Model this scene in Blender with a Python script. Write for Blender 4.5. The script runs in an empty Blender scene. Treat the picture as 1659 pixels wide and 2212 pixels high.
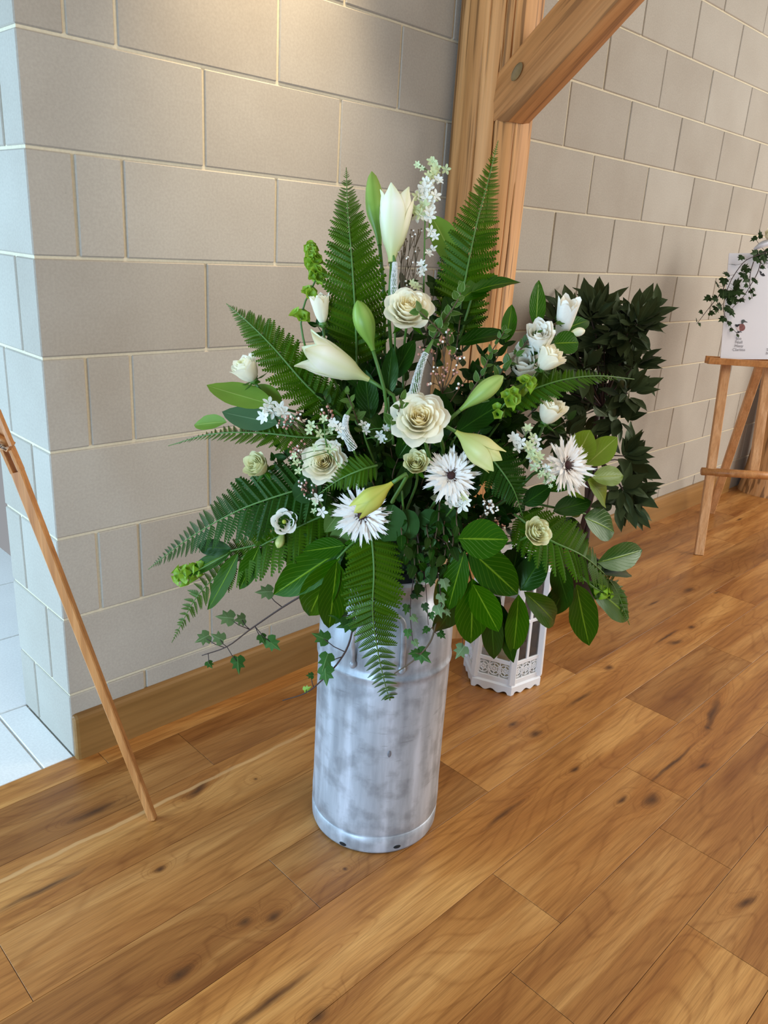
import bpy, bmesh, math, random, zlib
import numpy as np
from mathutils import Vector, Matrix, noise
random.seed(7)
rnd = random.uniform
PI = math.pi
sc = bpy.context.scene
COL = sc.collection

# ------------------------------------------------------------------ camera
F_PX, W_PX, H_PX = 1699.0, 1659, 2212
CAM = Vector((-0.7345, -1.8492, 1.4043))
MR = Vector((0.71131, -0.70030, 0.06017))     # camera right
MU = Vector((0.18959, 0.27359, 0.94298))      # camera up
MT = Vector((-0.67683, -0.65934, 0.32738))    # towards the viewer
cd = bpy.data.cameras.new('camera')
cam = bpy.data.objects.new('camera', cd)
COL.objects.link(cam)
cam.matrix_world = Matrix(((MR.x, MU.x, MT.x, CAM.x), (MR.y, MU.y, MT.y, CAM.y), (MR.z, MU.z, MT.z, CAM.z), (0, 0, 0, 1)))
cd.sensor_fit = 'VERTICAL'
cd.sensor_height = 24.0
cd.lens = 24.0 * F_PX / H_PX
cd.clip_start = 0.02
sc.camera = cam

# ------------------------------------------------------------------ world, lights, exposure
w = bpy.data.worlds.new('world')
sc.world = w
w.use_nodes = True
bg = w.node_tree.nodes['Background']
bg.inputs[0].default_value = (0.92, 0.95, 1.0, 1)
bg.inputs[1].default_value = 0.28

def area(name, loc, target, size, size_y, power, color):
    l = bpy.data.lights.new(name, 'AREA')
    l.shape = 'RECTANGLE'; l.size = size; l.size_y = size_y; l.energy = power; l.color = color
    o = bpy.data.objects.new(name, l); COL.objects.link(o)
    o.location = loc
    o.rotation_euler = (Vector(target) - Vector(loc)).to_track_quat('-Z', 'Y').to_euler()
    return o
area('daylight_doorway', (-1.9, 1.6, 1.3), (0.3, -0.6, 0.5), 1.8, 2.2, 92, (0.46, 0.74, 1.0))
area('cool_fill_left', (-4.2, -1.9, 0.65), (0.6, -0.5, 0.35), 2.4, 1.3, 185, (0.46, 0.72, 1.0))  # added low cool fill for wall base and churn, no actual window
area('right_wall_fill', (5.8, -3.8, 2.2), (3.2, 0, 1.1), 3.6, 2.4, 200, (1.0, 0.95, 0.88))  # fill lamp added to brighten the right-hand wall, not a real window
area('ceiling_wash', (0.4, -3.0, 3.7), (0.4, -1.5, 0), 3.0, 2.0, 42, (1.0, 0.88, 0.70))
sl = bpy.data.lights.new('spotlight_wall', 'SPOT')
sl.energy = 165; sl.color = (1.0, 0.80, 0.52); sl.spot_size = math.radians(50); sl.spot_blend = 1.0; sl.shadow_soft_size = 0.05
so = bpy.data.objects.new('spotlight_wall', sl); COL.objects.link(so)
so.location = (0.62, -0.30, 2.90)
so.rotation_euler = (Vector((0.62, 0.0, 2.25)) - so.location).to_track_quat('-Z', 'Y').to_euler()
vs = sc.view_settings
vs.view_transform = 'Standard'
try: vs.look = 'None'
except Exception: pass
vs.exposure = 0.3
vs.gamma = 1.0
vs.use_curve_mapping = False

# ------------------------------------------------------------------ pixel to point
HD = Vector((0.7236, 0.690, 0)); HD.normalize()
def ray(u, v):
    return MR * ((u - 829.5) / F_PX) + MU * (-(v - 1106) / F_PX) - MT
def at(u, v, d):                       # point seen at (u, v) standing d metres ahead on the floor plan
    r = ray(u, v)
    return CAM + r * (d / r.dot(HD))
def onfloor(u, v, z=0.0):
    r = ray(u, v)
    return CAM + r * ((z - CAM.z) / r.z)
def onwall(u, v, y=0.0):
    r = ray(u, v)
    return CAM + r * ((y - CAM.y) / r.y)
def px(p, n=1.0):                      # metres covered by n pixels at point p
    return n * (CAM - p).dot(MT) / F_PX
def px(p, n=1.0):
    return n * abs((p - CAM).dot(MT)) / F_PX
def vdir(r, u, t):
    return (MR * r + MU * u + MT * t).normalized()

# ------------------------------------------------------------------ materials
def new_mat(name):
    m = bpy.data.materials.new(name)
    m.use_nodes = True
    nt = m.node_tree
    return m, nt, nt.nodes['Principled BSDF'], nt.nodes['Material Output']
def N(nt, typ, **kw):
    n = nt.nodes.new(typ)
    for k, v in kw.items():
        if k.startswith('i_'):
            key = k[2:]
            key = int(key) if key.isdigit() else key.replace('_', ' ')
            n.inputs[key].default_value = v
        else:
            setattr(n, k, v)
    return n
def ramp(nt, stops, interp='LINEAR'):
    n = nt.nodes.new('ShaderNodeValToRGB')
    cr = n.color_ramp; cr.interpolation = interp
    while len(cr.elements) < len(stops): cr.elements.new(0.5)
    for e, (p, c) in zip(cr.elements, stops):
        e.position = p; e.color = (c[0], c[1], c[2], 1) if len(c) == 3 else c
    return n
def mixc(nt, fac, a, b, blend='MIX'):
    n = nt.nodes.new('ShaderNodeMix'); n.data_type = 'RGBA'; n.blend_type = blend
    for sock, val in ((0, fac), (6, a), (7, b)):
        if hasattr(val, 'is_output'): nt.links.new(val, n.inputs[sock])
        elif isinstance(val, (int, float)): n.inputs[sock].default_value = val
        else: n.inputs[sock].default_value = (val[0], val[1], val[2], 1)
    return n.outputs[2]
def math_(nt, op, a, b=None, c=None, clamp=False):
    n = nt.nodes.new('ShaderNodeMath'); n.operation = op; n.use_clamp = clamp
    for i, val in enumerate((a, b, c)):
        if val is None: continue
        if hasattr(val, 'is_output'): nt.links.new(val, n.inputs[i])
        else: n.inputs[i].default_value = val
    return n.outputs[0]
def srgb(r, g, b):
    f = lambda c: (c / 255) / 12.92 if c / 255 <= 0.04045 else (((c / 255) + 0.055) / 1.055) ** 2.4
    return (f(r), f(g), f(b))
def bump(nt, height, strength, dist, b):
    n = N(nt, 'ShaderNodeBump'); n.inputs['Strength'].default_value = strength; n.inputs['Distance'].default_value = dist
    nt.links.new(height, n.inputs['Height']); nt.links.new(n.outputs[0], b.inputs['Normal'])

def plain(name, col, rough=0.5, metallic=0.0, var=0.06, scale=30, spec=0.5, trans=0.0):
    m, nt, b, o = new_mat(name)
    tc = N(nt, 'ShaderNodeTexCoord'); nz = N(nt, 'ShaderNodeTexNoise'); nz.inputs['Scale'].default_value = scale; nz.inputs['Detail'].default_value = 4
    nt.links.new(tc.outputs['Object'], nz.inputs['Vector'])
    r = ramp(nt, [(0.3, [c * (1 - var) for c in col]), (0.7, [min(1, c * (1 + var)) for c in col])])
    nt.links.new(nz.outputs[0], r.inputs[0]); nt.links.new(r.outputs[0], b.inputs['Base Color'])
    b.inputs['Roughness'].default_value = rough; b.inputs['Metallic'].default_value = metallic
    b.inputs['Specular IOR Level'].default_value = spec
    if trans > 0:
        add_translucent(nt, b, o, r.outputs[0], trans)
    return m
def add_translucent(nt, b, o, col, fac):
    t = N(nt, 'ShaderNodeBsdfTranslucent'); mx = N(nt, 'ShaderNodeMixShader'); mx.inputs[0].default_value = fac
    nt.links.new(col, t.inputs[0]); nt.links.new(b.outputs[0], mx.inputs[1]); nt.links.new(t.outputs[0], mx.inputs[2])
    nt.links.new(mx.outputs[0], o.inputs[0])

def leaf_mat(name, col, col2, vein, rough=0.35, veins=True, trans=0.18, under=None, vein_w=0.035, vary=0.25, edge=None):
    m, nt, b, o = new_mat(name)
    oi = N(nt, 'ShaderNodeObjectInfo')
    c = mixc(nt, oi.outputs['Random'], col, col2)
    uv = N(nt, 'ShaderNodeTexCoord'); sp = N(nt, 'ShaderNodeSeparateXYZ'); nt.links.new(uv.outputs['UV'], sp.inputs[0])
    nz = N(nt, 'ShaderNodeTexNoise'); nz.inputs['Scale'].default_value = 3.0; nt.links.new(uv.outputs['UV'], nz.inputs['Vector'])
    c = mixc(nt, math_(nt, 'MULTIPLY', nz.outputs[0], vary * 2), c, [x * 0.55 for x in col])
    ax = math_(nt, 'ABSOLUTE', math_(nt, 'SUBTRACT', sp.outputs[0], 0.5))
    mid = math_(nt, 'SUBTRACT', 1.0, math_(nt, 'DIVIDE', ax, vein_w), clamp=True)
    h = mid
    if veins:
        s = math_(nt, 'FRACT', math_(nt, 'SUBTRACT', math_(nt, 'MULTIPLY', sp.outputs[1], 8.0), math_(nt, 'MULTIPLY', ax, 7.0)))
        side = math_(nt, 'MULTIPLY', math_(nt, 'SUBTRACT', 1.0, math_(nt, 'MULTIPLY', math_(nt, 'ABSOLUTE', math_(nt, 'SUBTRACT', s, 0.5)), 14.0), clamp=True), 0.35)
        h = math_(nt, 'MAXIMUM', mid, side)
        c = mixc(nt, math_(nt, 'MULTIPLY', side, 0.8), c, vein)
    c = mixc(nt, math_(nt, 'MULTIPLY', mid, 0.85), c, vein)
    if edge:
        e = math_(nt, 'SUBTRACT', math_(nt, 'MULTIPLY', ax, 12.0), 4.9, clamp=True)
        c = mixc(nt, e, c, edge)
    if under:
        gm = N(nt, 'ShaderNodeNewGeometry'); c = mixc(nt, gm.outputs['Backfacing'], c, under)
    nt.links.new(c, b.inputs['Base Color'])
    b.inputs['Roughness'].default_value = rough
    b.inputs['Specular IOR Level'].default_value = 0.22; b.inputs['Specular Tint'].default_value = (0.7, 1.0, 0.5, 1)
    bump(nt, h, 0.3, 0.002, b)
    add_translucent(nt, b, o, c, trans)
    return m

M = {}
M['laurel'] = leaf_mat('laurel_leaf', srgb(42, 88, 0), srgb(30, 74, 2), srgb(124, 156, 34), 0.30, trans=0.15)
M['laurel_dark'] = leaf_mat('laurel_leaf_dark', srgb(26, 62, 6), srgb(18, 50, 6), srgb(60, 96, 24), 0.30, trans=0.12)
M['laurel_light'] = leaf_mat('laurel_leaf_light', srgb(124, 156, 58), srgb(104, 142, 46), srgb(160, 184, 90), 0.45, veins=False, trans=0.35)
M['laurel_yellow'] = leaf_mat('laurel_leaf_yellow', srgb(118, 142, 30), srgb(104, 130, 28), srgb(168, 182, 92), 0.35, trans=0.3)
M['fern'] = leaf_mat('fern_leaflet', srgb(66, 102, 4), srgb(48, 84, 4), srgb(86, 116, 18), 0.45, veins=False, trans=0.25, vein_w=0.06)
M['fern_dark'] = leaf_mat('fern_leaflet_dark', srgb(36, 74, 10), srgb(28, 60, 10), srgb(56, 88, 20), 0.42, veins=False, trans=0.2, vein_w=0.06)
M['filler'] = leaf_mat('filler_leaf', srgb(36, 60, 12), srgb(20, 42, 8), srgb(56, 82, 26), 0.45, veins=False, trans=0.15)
M['pitto'] = leaf_mat('variegated_small_leaf', srgb(82, 112, 46), srgb(66, 98, 36), srgb(118, 142, 74), 0.4, veins=False, trans=0.2, edge=srgb(150, 172, 118))
M['euca'] = leaf_mat('rounded_leaf', srgb(38, 74, 26), srgb(28, 58, 20), srgb(58, 90, 38), 0.5, veins=False, trans=0.12)
M['ivy'] = leaf_mat('ivy_leaf', srgb(62, 104, 44), srgb(48, 88, 34), srgb(108, 140, 78), 0.4, trans=0.2)
M['ivy_dark'] = leaf_mat('ivy_leaf_dark', srgb(46, 66, 34), srgb(34, 52, 26), srgb(70, 92, 50), 0.45, veins=False, trans=0.12)
M['ivy_pale'] = leaf_mat('ivy_leaf_pale', srgb(136, 162, 116), srgb(110, 142, 92), srgb(160, 182, 140), 0.5, veins=False, trans=0.25)
M['bay'] = leaf_mat('bay_leaf', srgb(60, 70, 42), srgb(34, 46, 26), srgb(78, 90, 58), 0.42, veins=False, trans=0.06)
M['stem'] = plain('green_stem', srgb(74, 112, 40), 0.5)
M['stem_dark'] = plain('dark_stem', srgb(58, 40, 34), 0.6)
M['stem_brown'] = plain('brown_twig', srgb(88, 70, 46), 0.7)
M['rose'] = plain('cream_rose_petal', srgb(255, 249, 228), 0.55, var=0.02, scale=8, trans=0.4, spec=0.25)
M['rose_inner'] = plain('warm_cream_rose_petal', srgb(255, 245, 212), 0.55, var=0.02, scale=8, trans=0.5, spec=0.25)
M['rose_green'] = plain('green_cream_rose_petal', srgb(236, 234, 190), 0.55, var=0.03, scale=8, trans=0.3, spec=0.25)
M['white_petal'] = plain('white_petal', srgb(255, 251, 240), 0.5, var=0.02, trans=0.3, spec=0.25)
M['gerbera'] = plain('gerbera_ray', srgb(253, 247, 240), 0.5, var=0.04, trans=0.25, spec=0.25)
M['gerbera_disc'] = plain('gerbera_disc', srgb(52, 20, 18), 0.8, var=0.4, scale=200)
M['gerbera_ring'] = plain('gerbera_ring_floret', srgb(176, 130, 96), 0.7, var=0.3, scale=200)
def lily_mat(name, base, tip, groove):
    m, nt, b, o = new_mat(name)
    uv = N(nt, 'ShaderNodeTexCoord'); sp = N(nt, 'ShaderNodeSeparateXYZ'); nt.links.new(uv.outputs['UV'], sp.inputs[0])
    r = ramp(nt, [(0.0, base), (0.35, [(a + c) / 2 for a, c in zip(base, tip)]), (0.75, tip), (1.0, [(a + c) / 2 for a, c in zip(base, tip)])])
    nt.links.new(sp.outputs[1], r.inputs[0])
    ax = math_(nt, 'ABSOLUTE', math_(nt, 'SUBTRACT', sp.outputs[0], 0.5))
    mid = math_(nt, 'SUBTRACT', 1.0, math_(nt, 'MULTIPLY', ax, 7.0), clamp=True)
    c = mixc(nt, math_(nt, 'MULTIPLY', mid, 0.45), r.outputs[0], groove)
    c = mixc(nt, math_(nt, 'MULTIPLY', math_(nt, 'SUBTRACT', math_(nt, 'MULTIPLY', ax, 8.0), 3.2, clamp=True), 0.5), c, groove)
    nt.links.new(c, b.inputs['Base Color']); b.inputs['Roughness'].default_value = 0.42; b.inputs['Specular IOR Level'].default_value = 0.35
    add_translucent(nt, b, o, c, 0.2)
    return m
M['lily_green'] = lily_mat('lily_bud_green', srgb(116, 156, 56), srgb(150, 182, 84), srgb(104, 140, 44))
M['lily_pale'] = lily_mat('lily_bud_pale', srgb(152, 178, 86), srgb(212, 214, 134), srgb(158, 176, 84))
M['lily_white'] = lily_mat('lily_white', srgb(196, 204, 122), srgb(250, 246, 226), srgb(224, 224, 168))
M['lily_yellow'] = lily_mat('lily_bud_yellow', srgb(190, 182, 64), srgb(204, 206, 104), srgb(160, 172, 60))
M['bells'] = plain('green_bell', srgb(140, 176, 44), 0.5, var=0.25, scale=60, trans=0.3)
M['floret_white'] = plain('white_floret', srgb(242, 242, 232), 0.5, trans=0.25)
M['floret_green'] = plain('green_white_floret', srgb(206, 218, 168), 0.5, trans=0.25)
M['wax_pink'] = plain('pink_bud', srgb(186, 130, 112), 0.5, var=0.2)
M['wax_white'] = plain('white_bud', srgb(240, 232, 220), 0.4)
M['veronica'] = plain('veronica_floret', srgb(240, 240, 234), 0.6, trans=0.2)
M['centre_green'] = plain('green_flower_centre', srgb(160, 172, 50), 0.5)
M['white_paint'] = plain('white_painted_metal', srgb(238, 240, 244), 0.4, var=0.015)
M['board'] = plain('white_card', srgb(242, 240, 244), 0.6, var=0.005)
M['ink'] = plain('grey_ink', srgb(172, 168, 170), 0.7)
M['ink_dark'] = plain('dark_ink', srgb(40, 40, 44), 0.7)
M['duck_body'] = plain('duck_body_ink', srgb(140, 88, 84), 0.7, var=0.25, scale=90)
M['duck_head'] = plain('duck_head_ink', srgb(84, 90, 88), 0.7, var=0.2, scale=90)
M['duck_breast'] = plain('duck_flank_ink', srgb(226, 206, 204), 0.7)
M['candle'] = plain('candle_wax', srgb(232, 222, 190), 0.5, trans=0.2)
M['dent'] = plain('bruised_metal', srgb(120, 122, 128), 0.4, metallic=0.3)
M['black'] = plain('dark_void', srgb(18, 16, 16), 0.9)
M['steel'] = plain('steel_bolt', srgb(150, 140, 130), 0.3, metallic=0.9)
M['ribbon'] = plain('white_ribbon', srgb(226, 228, 234), 0.35)
M['pot'] = plain('dark_pot', srgb(52, 46, 42), 0.6)
M['soil'] = plain('soil', srgb(48, 36, 28), 0.9, var=0.4)
M['foam'] = plain('floral_foam', srgb(38, 62, 34), 0.9)
mg = bpy.data.materials.new('lantern_glass'); mg.use_nodes = True
nt = mg.node_tree; nt.nodes.clear()
o_ = N(nt, 'ShaderNodeOutputMaterial'); tr = N(nt, 'ShaderNodeBsdfTransparent'); gl = N(nt, 'ShaderNodeBsdfGlossy'); gl.inputs['Roughness'].default_value = 0.03
fr = N(nt, 'ShaderNodeFresnel'); mx = N(nt, 'ShaderNodeMixShader')
nt.links.new(math_(nt, 'ADD', fr.outputs[0], 0.04), mx.inputs[0]); nt.links.new(tr.outputs[0], mx.inputs[1]); nt.links.new(gl.outputs[0], mx.inputs[2]); nt.links.new(mx.outputs[0], o_.inputs[0])
tr.inputs[0].default_value = (0.93, 0.95, 0.95, 1)
M['glass'] = mg

def stone_mat(name, c1, c2, rough=0.85, pits=1.0):
    m, nt, b, o = new_mat(name)
    g = N(nt, 'ShaderNodeNewGeometry'); oi = N(nt, 'ShaderNodeObjectInfo')
    n1 = N(nt, 'ShaderNodeTexNoise'); n1.inputs['Scale'].default_value = 4.0; n1.inputs['Detail'].default_value = 5
    n2 = N(nt, 'ShaderNodeTexNoise'); n2.inputs['Scale'].default_value = 160.0; n2.inputs['Detail'].default_value = 3
    n3 = N(nt, 'ShaderNodeTexVoronoi'); n3.inputs['Scale'].default_value = 70.0
    for n in (n1, n2, n3): nt.links.new(g.outputs['Position'], n.inputs['Vector'])
    f = math_(nt, 'ADD', math_(nt, 'MULTIPLY', n1.outputs[0], 0.7), math_(nt, 'MULTIPLY', oi.outputs['Random'], 0.35))
    r = ramp(nt, [(0.25, c1), (0.8, c2)]); nt.links.new(f, r.inputs[0])
    spk = math_(nt, 'SUBTRACT', 1.0, math_(nt, 'MULTIPLY', n3.outputs['Distance'], 9.0), clamp=True)
    sel = N(nt, 'ShaderNodeSeparateXYZ'); nt.links.new(n3.outputs['Color'], sel.inputs[0])
    spk = math_(nt, 'MULTIPLY', spk, math_(nt, 'GREATER_THAN', sel.outputs[0], 0.80))
    c = mixc(nt, math_(nt, 'MULTIPLY', spk, 0.35 * pits), r.outputs[0], [x * 0.45 for x in c1])
    gr = ramp(nt, [(0.35, (0.94, 0.94, 0.94)), (0.65, (1.03, 1.03, 1.03))]); nt.links.new(n2.outputs[0], gr.inputs[0])
    c = mixc(nt, 1.0, c, gr.outputs[0], 'MULTIPLY')
    nt.links.new(c, b.inputs['Base Color']); b.inputs['Roughness'].default_value = rough; b.inputs['Specular IOR Level'].default_value = 0.25
    hh = math_(nt, 'SUBTRACT', math_(nt, 'ADD', n2.outputs[0], math_(nt, 'MULTIPLY', n1.outputs[0], 2.0)), math_(nt, 'MULTIPLY', spk, 1.5))
    bump(nt, hh, 0.25, 0.0008, b)
    return m
M['block'] = stone_mat('wall_block_stone', srgb(158, 149, 136), srgb(174, 167, 155))
M['mortar'] = stone_mat('wall_mortar', srgb(196, 184, 158), srgb(210, 199, 174), pits=0.0)
M['tile'] = stone_mat('limestone_tile', srgb(226, 224, 220), srgb(238, 236, 232), rough=0.5, pits=0.5)
M['grout'] = stone_mat('tile_grout', srgb(220, 218, 212), srgb(230, 228, 222), pits=0.0)

def wood_mat(name, dark, mid, light, axis='Z', scale=1.0, rough=0.5, streak=0.5, coords='Object', crack=0.0):
    m, nt, b, o = new_mat(name)
    tc = N(nt, 'ShaderNodeTexCoord'); oi = N(nt, 'ShaderNodeObjectInfo')
    mp = N(nt, 'ShaderNodeMapping')
    s = [14 * scale] * 3; s['XYZ'.index(axis)] = 0.9 * scale
    mp.inputs['Scale'].default_value = s
    nt.links.new(tc.outputs[coords], mp.inputs['Vector'])
    cmb = N(nt, 'ShaderNodeCombineXYZ'); rr = math_(nt, 'MULTIPLY', oi.outputs['Random'], 40.0)
    for i in range(3): nt.links.new(rr, cmb.inputs[i])
    nt.links.new(cmb.outputs[0], mp.inputs['Location'])
    n1 = N(nt, 'ShaderNodeTexNoise'); n1.inputs['Scale'].default_value = 1.0; n1.inputs['Detail'].default_value = 6; n1.inputs['Distortion'].default_value = 0.6
    nt.links.new(mp.outputs[0], n1.inputs['Vector'])
    mp2 = N(nt, 'ShaderNodeMapping'); s2 = [90 * scale] * 3; s2['XYZ'.index(axis)] = 2.5 * scale; mp2.inputs['Scale'].default_value = s2
    nt.links.new(tc.outputs[coords], mp2.inputs['Vector'])
    n2 = N(nt, 'ShaderNodeTexNoise'); n2.inputs['Scale'].default_value = 1.0; n2.inputs['Detail'].default_value = 3
    nt.links.new(mp2.outputs[0], n2.inputs['Vector'])
    r = ramp(nt, [(0.28, dark), (0.5, mid), (0.72, light)]); nt.links.new(n1.outputs[0], r.inputs[0])
    g = ramp(nt, [(0.3, (1 - 0.3 * streak,) * 3), (0.6, (1.05,) * 3)]); nt.links.new(n2.outputs[0], g.inputs[0])
    c = mixc(nt, 1.0, r.outputs[0], g.outputs[0], 'MULTIPLY')
    if crack > 0:
        mp3 = N(nt, 'ShaderNodeMapping'); s3 = [48 * scale] * 3; s3['XYZ'.index(axis)] = 1.8 * scale; mp3.inputs['Scale'].default_value = s3
        nt.links.new(tc.outputs[coords], mp3.inputs['Vector'])
        n3 = N(nt, 'ShaderNodeTexNoise'); n3.inputs['Scale'].default_value = 1.0; n3.inputs['Detail'].default_value = 2
        nt.links.new(mp3.outputs[0], n3.inputs['Vector'])
        k = ramp(nt, [(0.56, (0, 0, 0)), (0.63, (1, 1, 1))]); nt.links.new(n3.outputs[0], k.inputs[0])
        c = mixc(nt, math_(nt, 'MULTIPLY', k.outputs[0], crack), c, [x * 0.35 for x in dark])
    nt.links.new(c, b.inputs['Base Color']); b.inputs['Roughness'].default_value = rough; b.inputs['Specular IOR Level'].default_value = 0.35
    bump(nt, n2.outputs[0], 0.15, 0.001, b)
    return m
M['oak_post'] = wood_mat('oak_post', srgb(160, 108, 58), srgb(200, 146, 90), srgb(220, 170, 116), 'Z', 1.0, 0.6, 0.5, crack=0.7)
M['oak_brace'] = wood_mat('oak_brace', srgb(138, 86, 42), srgb(178, 122, 70), srgb(200, 146, 92), 'Z', 1.0, 0.6, 0.5, crack=0.5)
M['oak_base'] = wood_mat('oak_baseboard', srgb(120, 84, 42), srgb(140, 102, 56), srgb(156, 118, 70), 'X', 0.7, 0.35, 0.4)
M['beech'] = wood_mat('beech_easel', srgb(172, 112, 60), srgb(192, 132, 76), srgb(206, 148, 92), 'Z', 0.8, 0.4, 0.5, coords='Generated')
M['beech_far'] = wood_mat('beech_easel_light', srgb(186, 132, 84), srgb(206, 154, 104), srgb(222, 174, 128), 'Z', 0.8, 0.45, 0.4, coords='Generated')

# oak planks with knots standing at their own places on the floor
KN = [  # u, v, half length, half width, angle
 (430, 1705, 0.0240, 0.0080, 20), (200, 1755, 0.0360, 0.0096, 0), (345, 1878, 0.0096, 0.0056, 0), (95, 1920, 0.0680, 0.0048, 0), (386, 2106, 0.0176, 0.0096, 0),
 (594, 1980, 0.0144, 0.0080, 0), (530, 1992, 0.0096, 0.0064, 0), (588, 2160, 0.0680, 0.0056, 0), (744, 1877, 0.0048, 0.0040, 0), (1108, 1565, 0.0160, 0.0072, 0),
 (1157, 1585, 0.0160, 0.0080, 0), (1241, 1662, 0.0144, 0.0048, 0), (1085, 1760, 0.0560, 0.0048, 0), (1408, 1729, 0.0208, 0.0128, 0), (1344, 1725, 0.0160, 0.0056, 0),
 (1450, 1650, 0.0880, 0.0032, 0), (1540, 1540, 0.0800, 0.0080, 16), (1517, 1656, 0.0176, 0.0048, -15), (1312, 1443, 0.0160, 0.0080, 0), (1252, 1510, 0.0480, 0.0048, 0),
 (1609, 1949, 0.0240, 0.0056, -12), (1487, 1274, 0.0224, 0.0096, 0), (1548, 1280, 0.0128, 0.0064, 0), (1493, 1355, 0.0112, 0.0064, 0), (1460, 1388, 0.0240, 0.0096, -17),
 (1440, 1376, 0.0560, 0.0032, 0), (1412, 1302, 0.0280, 0.0040, 0), (1596, 1122, 0.0240, 0.0064, 0), (550, 1683, 0.0040, 0.0032, 0), (1530, 1572, 0.0096, 0.0080, 0), (690, 2195, 0.0160, 0.0080, 0)]
def floor_mat():
    m, nt, b, o = new_mat('oak_plank')
    g = N(nt, 'ShaderNodeNewGeometry'); oi = N(nt, 'ShaderNodeObjectInfo')
    nd = N(nt, 'ShaderNodeTexNoise'); nd.inputs['Scale'].default_value = 9.0; nd.inputs['Detail'].default_value = 3
    nt.links.new(g.outputs['Position'], nd.inputs['Vector'])
    off = N(nt, 'ShaderNodeVectorMath', operation='MULTIPLY_ADD'); off.inputs[1].default_value = (0.05, 0.022, 0); off.inputs[2].default_value = (-0.025, -0.011, 0)
    nt.links.new(nd.outputs['Color'], off.inputs[0])
    pos = N(nt, 'ShaderNodeVectorMath', operation='ADD'); nt.links.new(g.outputs['Position'], pos.inputs[0]); nt.links.new(off.outputs[0], pos.inputs[1])
    dist = None
    for u, v, a, bb, ang in KN:
        p = onfloor(u, v)
        mp = N(nt, 'ShaderNodeMapping', vector_type='TEXTURE')
        mp.inputs['Location'].default_value = (p.x, p.y, 0); mp.inputs['Rotation'].default_value = (0, 0, math.radians(ang)); mp.inputs['Scale'].default_value = (a, bb, 1)
        nt.links.new(pos.outputs[0], mp.inputs['Vector'])
        l = N(nt, 'ShaderNodeVectorMath', operation='LENGTH'); nt.links.new(mp.outputs[0], l.inputs[0])
        dist = l.outputs['Value'] if dist is None else math_(nt, 'MINIMUM', dist, l.outputs['Value'])
    halo = math_(nt, 'POWER', 2.718, math_(nt, 'MULTIPLY', dist, -0.45))
    # grain
    rr = math_(nt, 'MULTIPLY', oi.outputs['Random'], 60.0)
    cmb = N(nt, 'ShaderNodeCombineXYZ'); nt.links.new(rr, cmb.inputs[0]); nt.links.new(rr, cmb.inputs[2])
    nt.links.new(math_(nt, 'MULTIPLY', halo, 0.6), cmb.inputs[1])
    def grain(sx, sy, det, dis):
        mp = N(nt, 'ShaderNodeMapping'); mp.inputs['Scale'].default_value = (sx, sy, 1)
        nt.links.new(g.outputs['Position'], mp.inputs['Vector']); nt.links.new(cmb.outputs[0], mp.inputs['Location'])
        n = N(nt, 'ShaderNodeTexNoise'); n.inputs['Scale'].default_value = 1.0; n.inputs['Detail'].default_value = det; n.inputs['Distortion'].default_value = dis
        nt.links.new(mp.outputs[0], n.inputs['Vector'])
        return n.outputs[0]
    g1 = grain(1.2, 10, 5, 0.5); g2 = grain(5, 95, 6, 0.3); g3 = grain(14, 520, 3, 0.0)
    # cathedral figure: rings cut through slowly bending levels
    ringn = grain(0.8, 3.6, 2, 0.15)
    ring = math_(nt, 'ABSOLUTE', math_(nt, 'SUBTRACT', math_(nt, 'FRACT', math_(nt, 'MULTIPLY', math_(nt, 'ADD', ringn, math_(nt, 'MULTIPLY', halo, 0.25)), 22.0)), 0.5))
    base = ramp(nt, [(0.28, srgb(144, 90, 42)), (0.5, srgb(178, 124, 66)), (0.72, srgb(208, 158, 96))]); nt.links.new(g1, base.inputs[0])
    tint = ramp(nt, [(0.0, (0.74, 0.68, 0.62)), (0.35, (0.94, 0.91, 0.90)), (0.7, (1.02, 0.96, 0.86)), (1.0, (1.12, 1.09, 1.0))]); nt.links.new(oi.outputs['Random'], tint.inputs[0])
    c = mixc(nt, 1.0, base.outputs[0], tint.outputs[0], 'MULTIPLY')
    r2 = ramp(nt, [(0.34, (0.68, 0.62, 0.56)), (0.50, (1, 1, 1)), (0.68, (1.08, 1.08, 1.06))]); nt.links.new(g2, r2.inputs[0])
    c = mixc(nt, 0.62, c, r2.outputs[0], 'MULTIPLY')
    r3 = ramp(nt, [(0.38, (0.80, 0.77, 0.74)), (0.56, (1.04, 1.04, 1.04))]); nt.links.new(g3, r3.inputs[0])
    c = mixc(nt, 0.75, c, r3.outputs[0], 'MULTIPLY')
    rr_ = ramp(nt, [(0.0, (0.78, 0.72, 0.66)), (0.16, (1, 1, 1))]); nt.links.new(ring, rr_.inputs[0])
    c = mixc(nt, 0.75, c, rr_.outputs[0], 'MULTIPLY')
    hk = ramp(nt, [(0.0, (0.62, 0.52, 0.42)), (0.5, (0.86, 0.80, 0.72)), (1.0, (1, 1, 1))]); nt.links.new(math_(nt, 'MULTIPLY', dist, 0.22), hk.inputs[0])
    c = mixc(nt, 0.75, c, hk.outputs[0], 'MULTIPLY')
    kk = ramp(nt, [(0.0, (1, 1, 1)), (0.3, (0.75,) * 3), (1.0, (0, 0, 0))]); nt.links.new(math_(nt, 'ADD', math_(nt, 'MULTIPLY', dist, 0.5), math_(nt, 'MULTIPLY', math_(nt, 'SUBTRACT', g2, .5), .5)), kk.inputs[0])
    c = mixc(nt, math_(nt, 'MULTIPLY', kk.outputs[0], 0.85), c, srgb(62, 38, 22))
    sy = N(nt, 'ShaderNodeSeparateXYZ'); nt.links.new(pos.outputs[0], sy.inputs[0])
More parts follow.
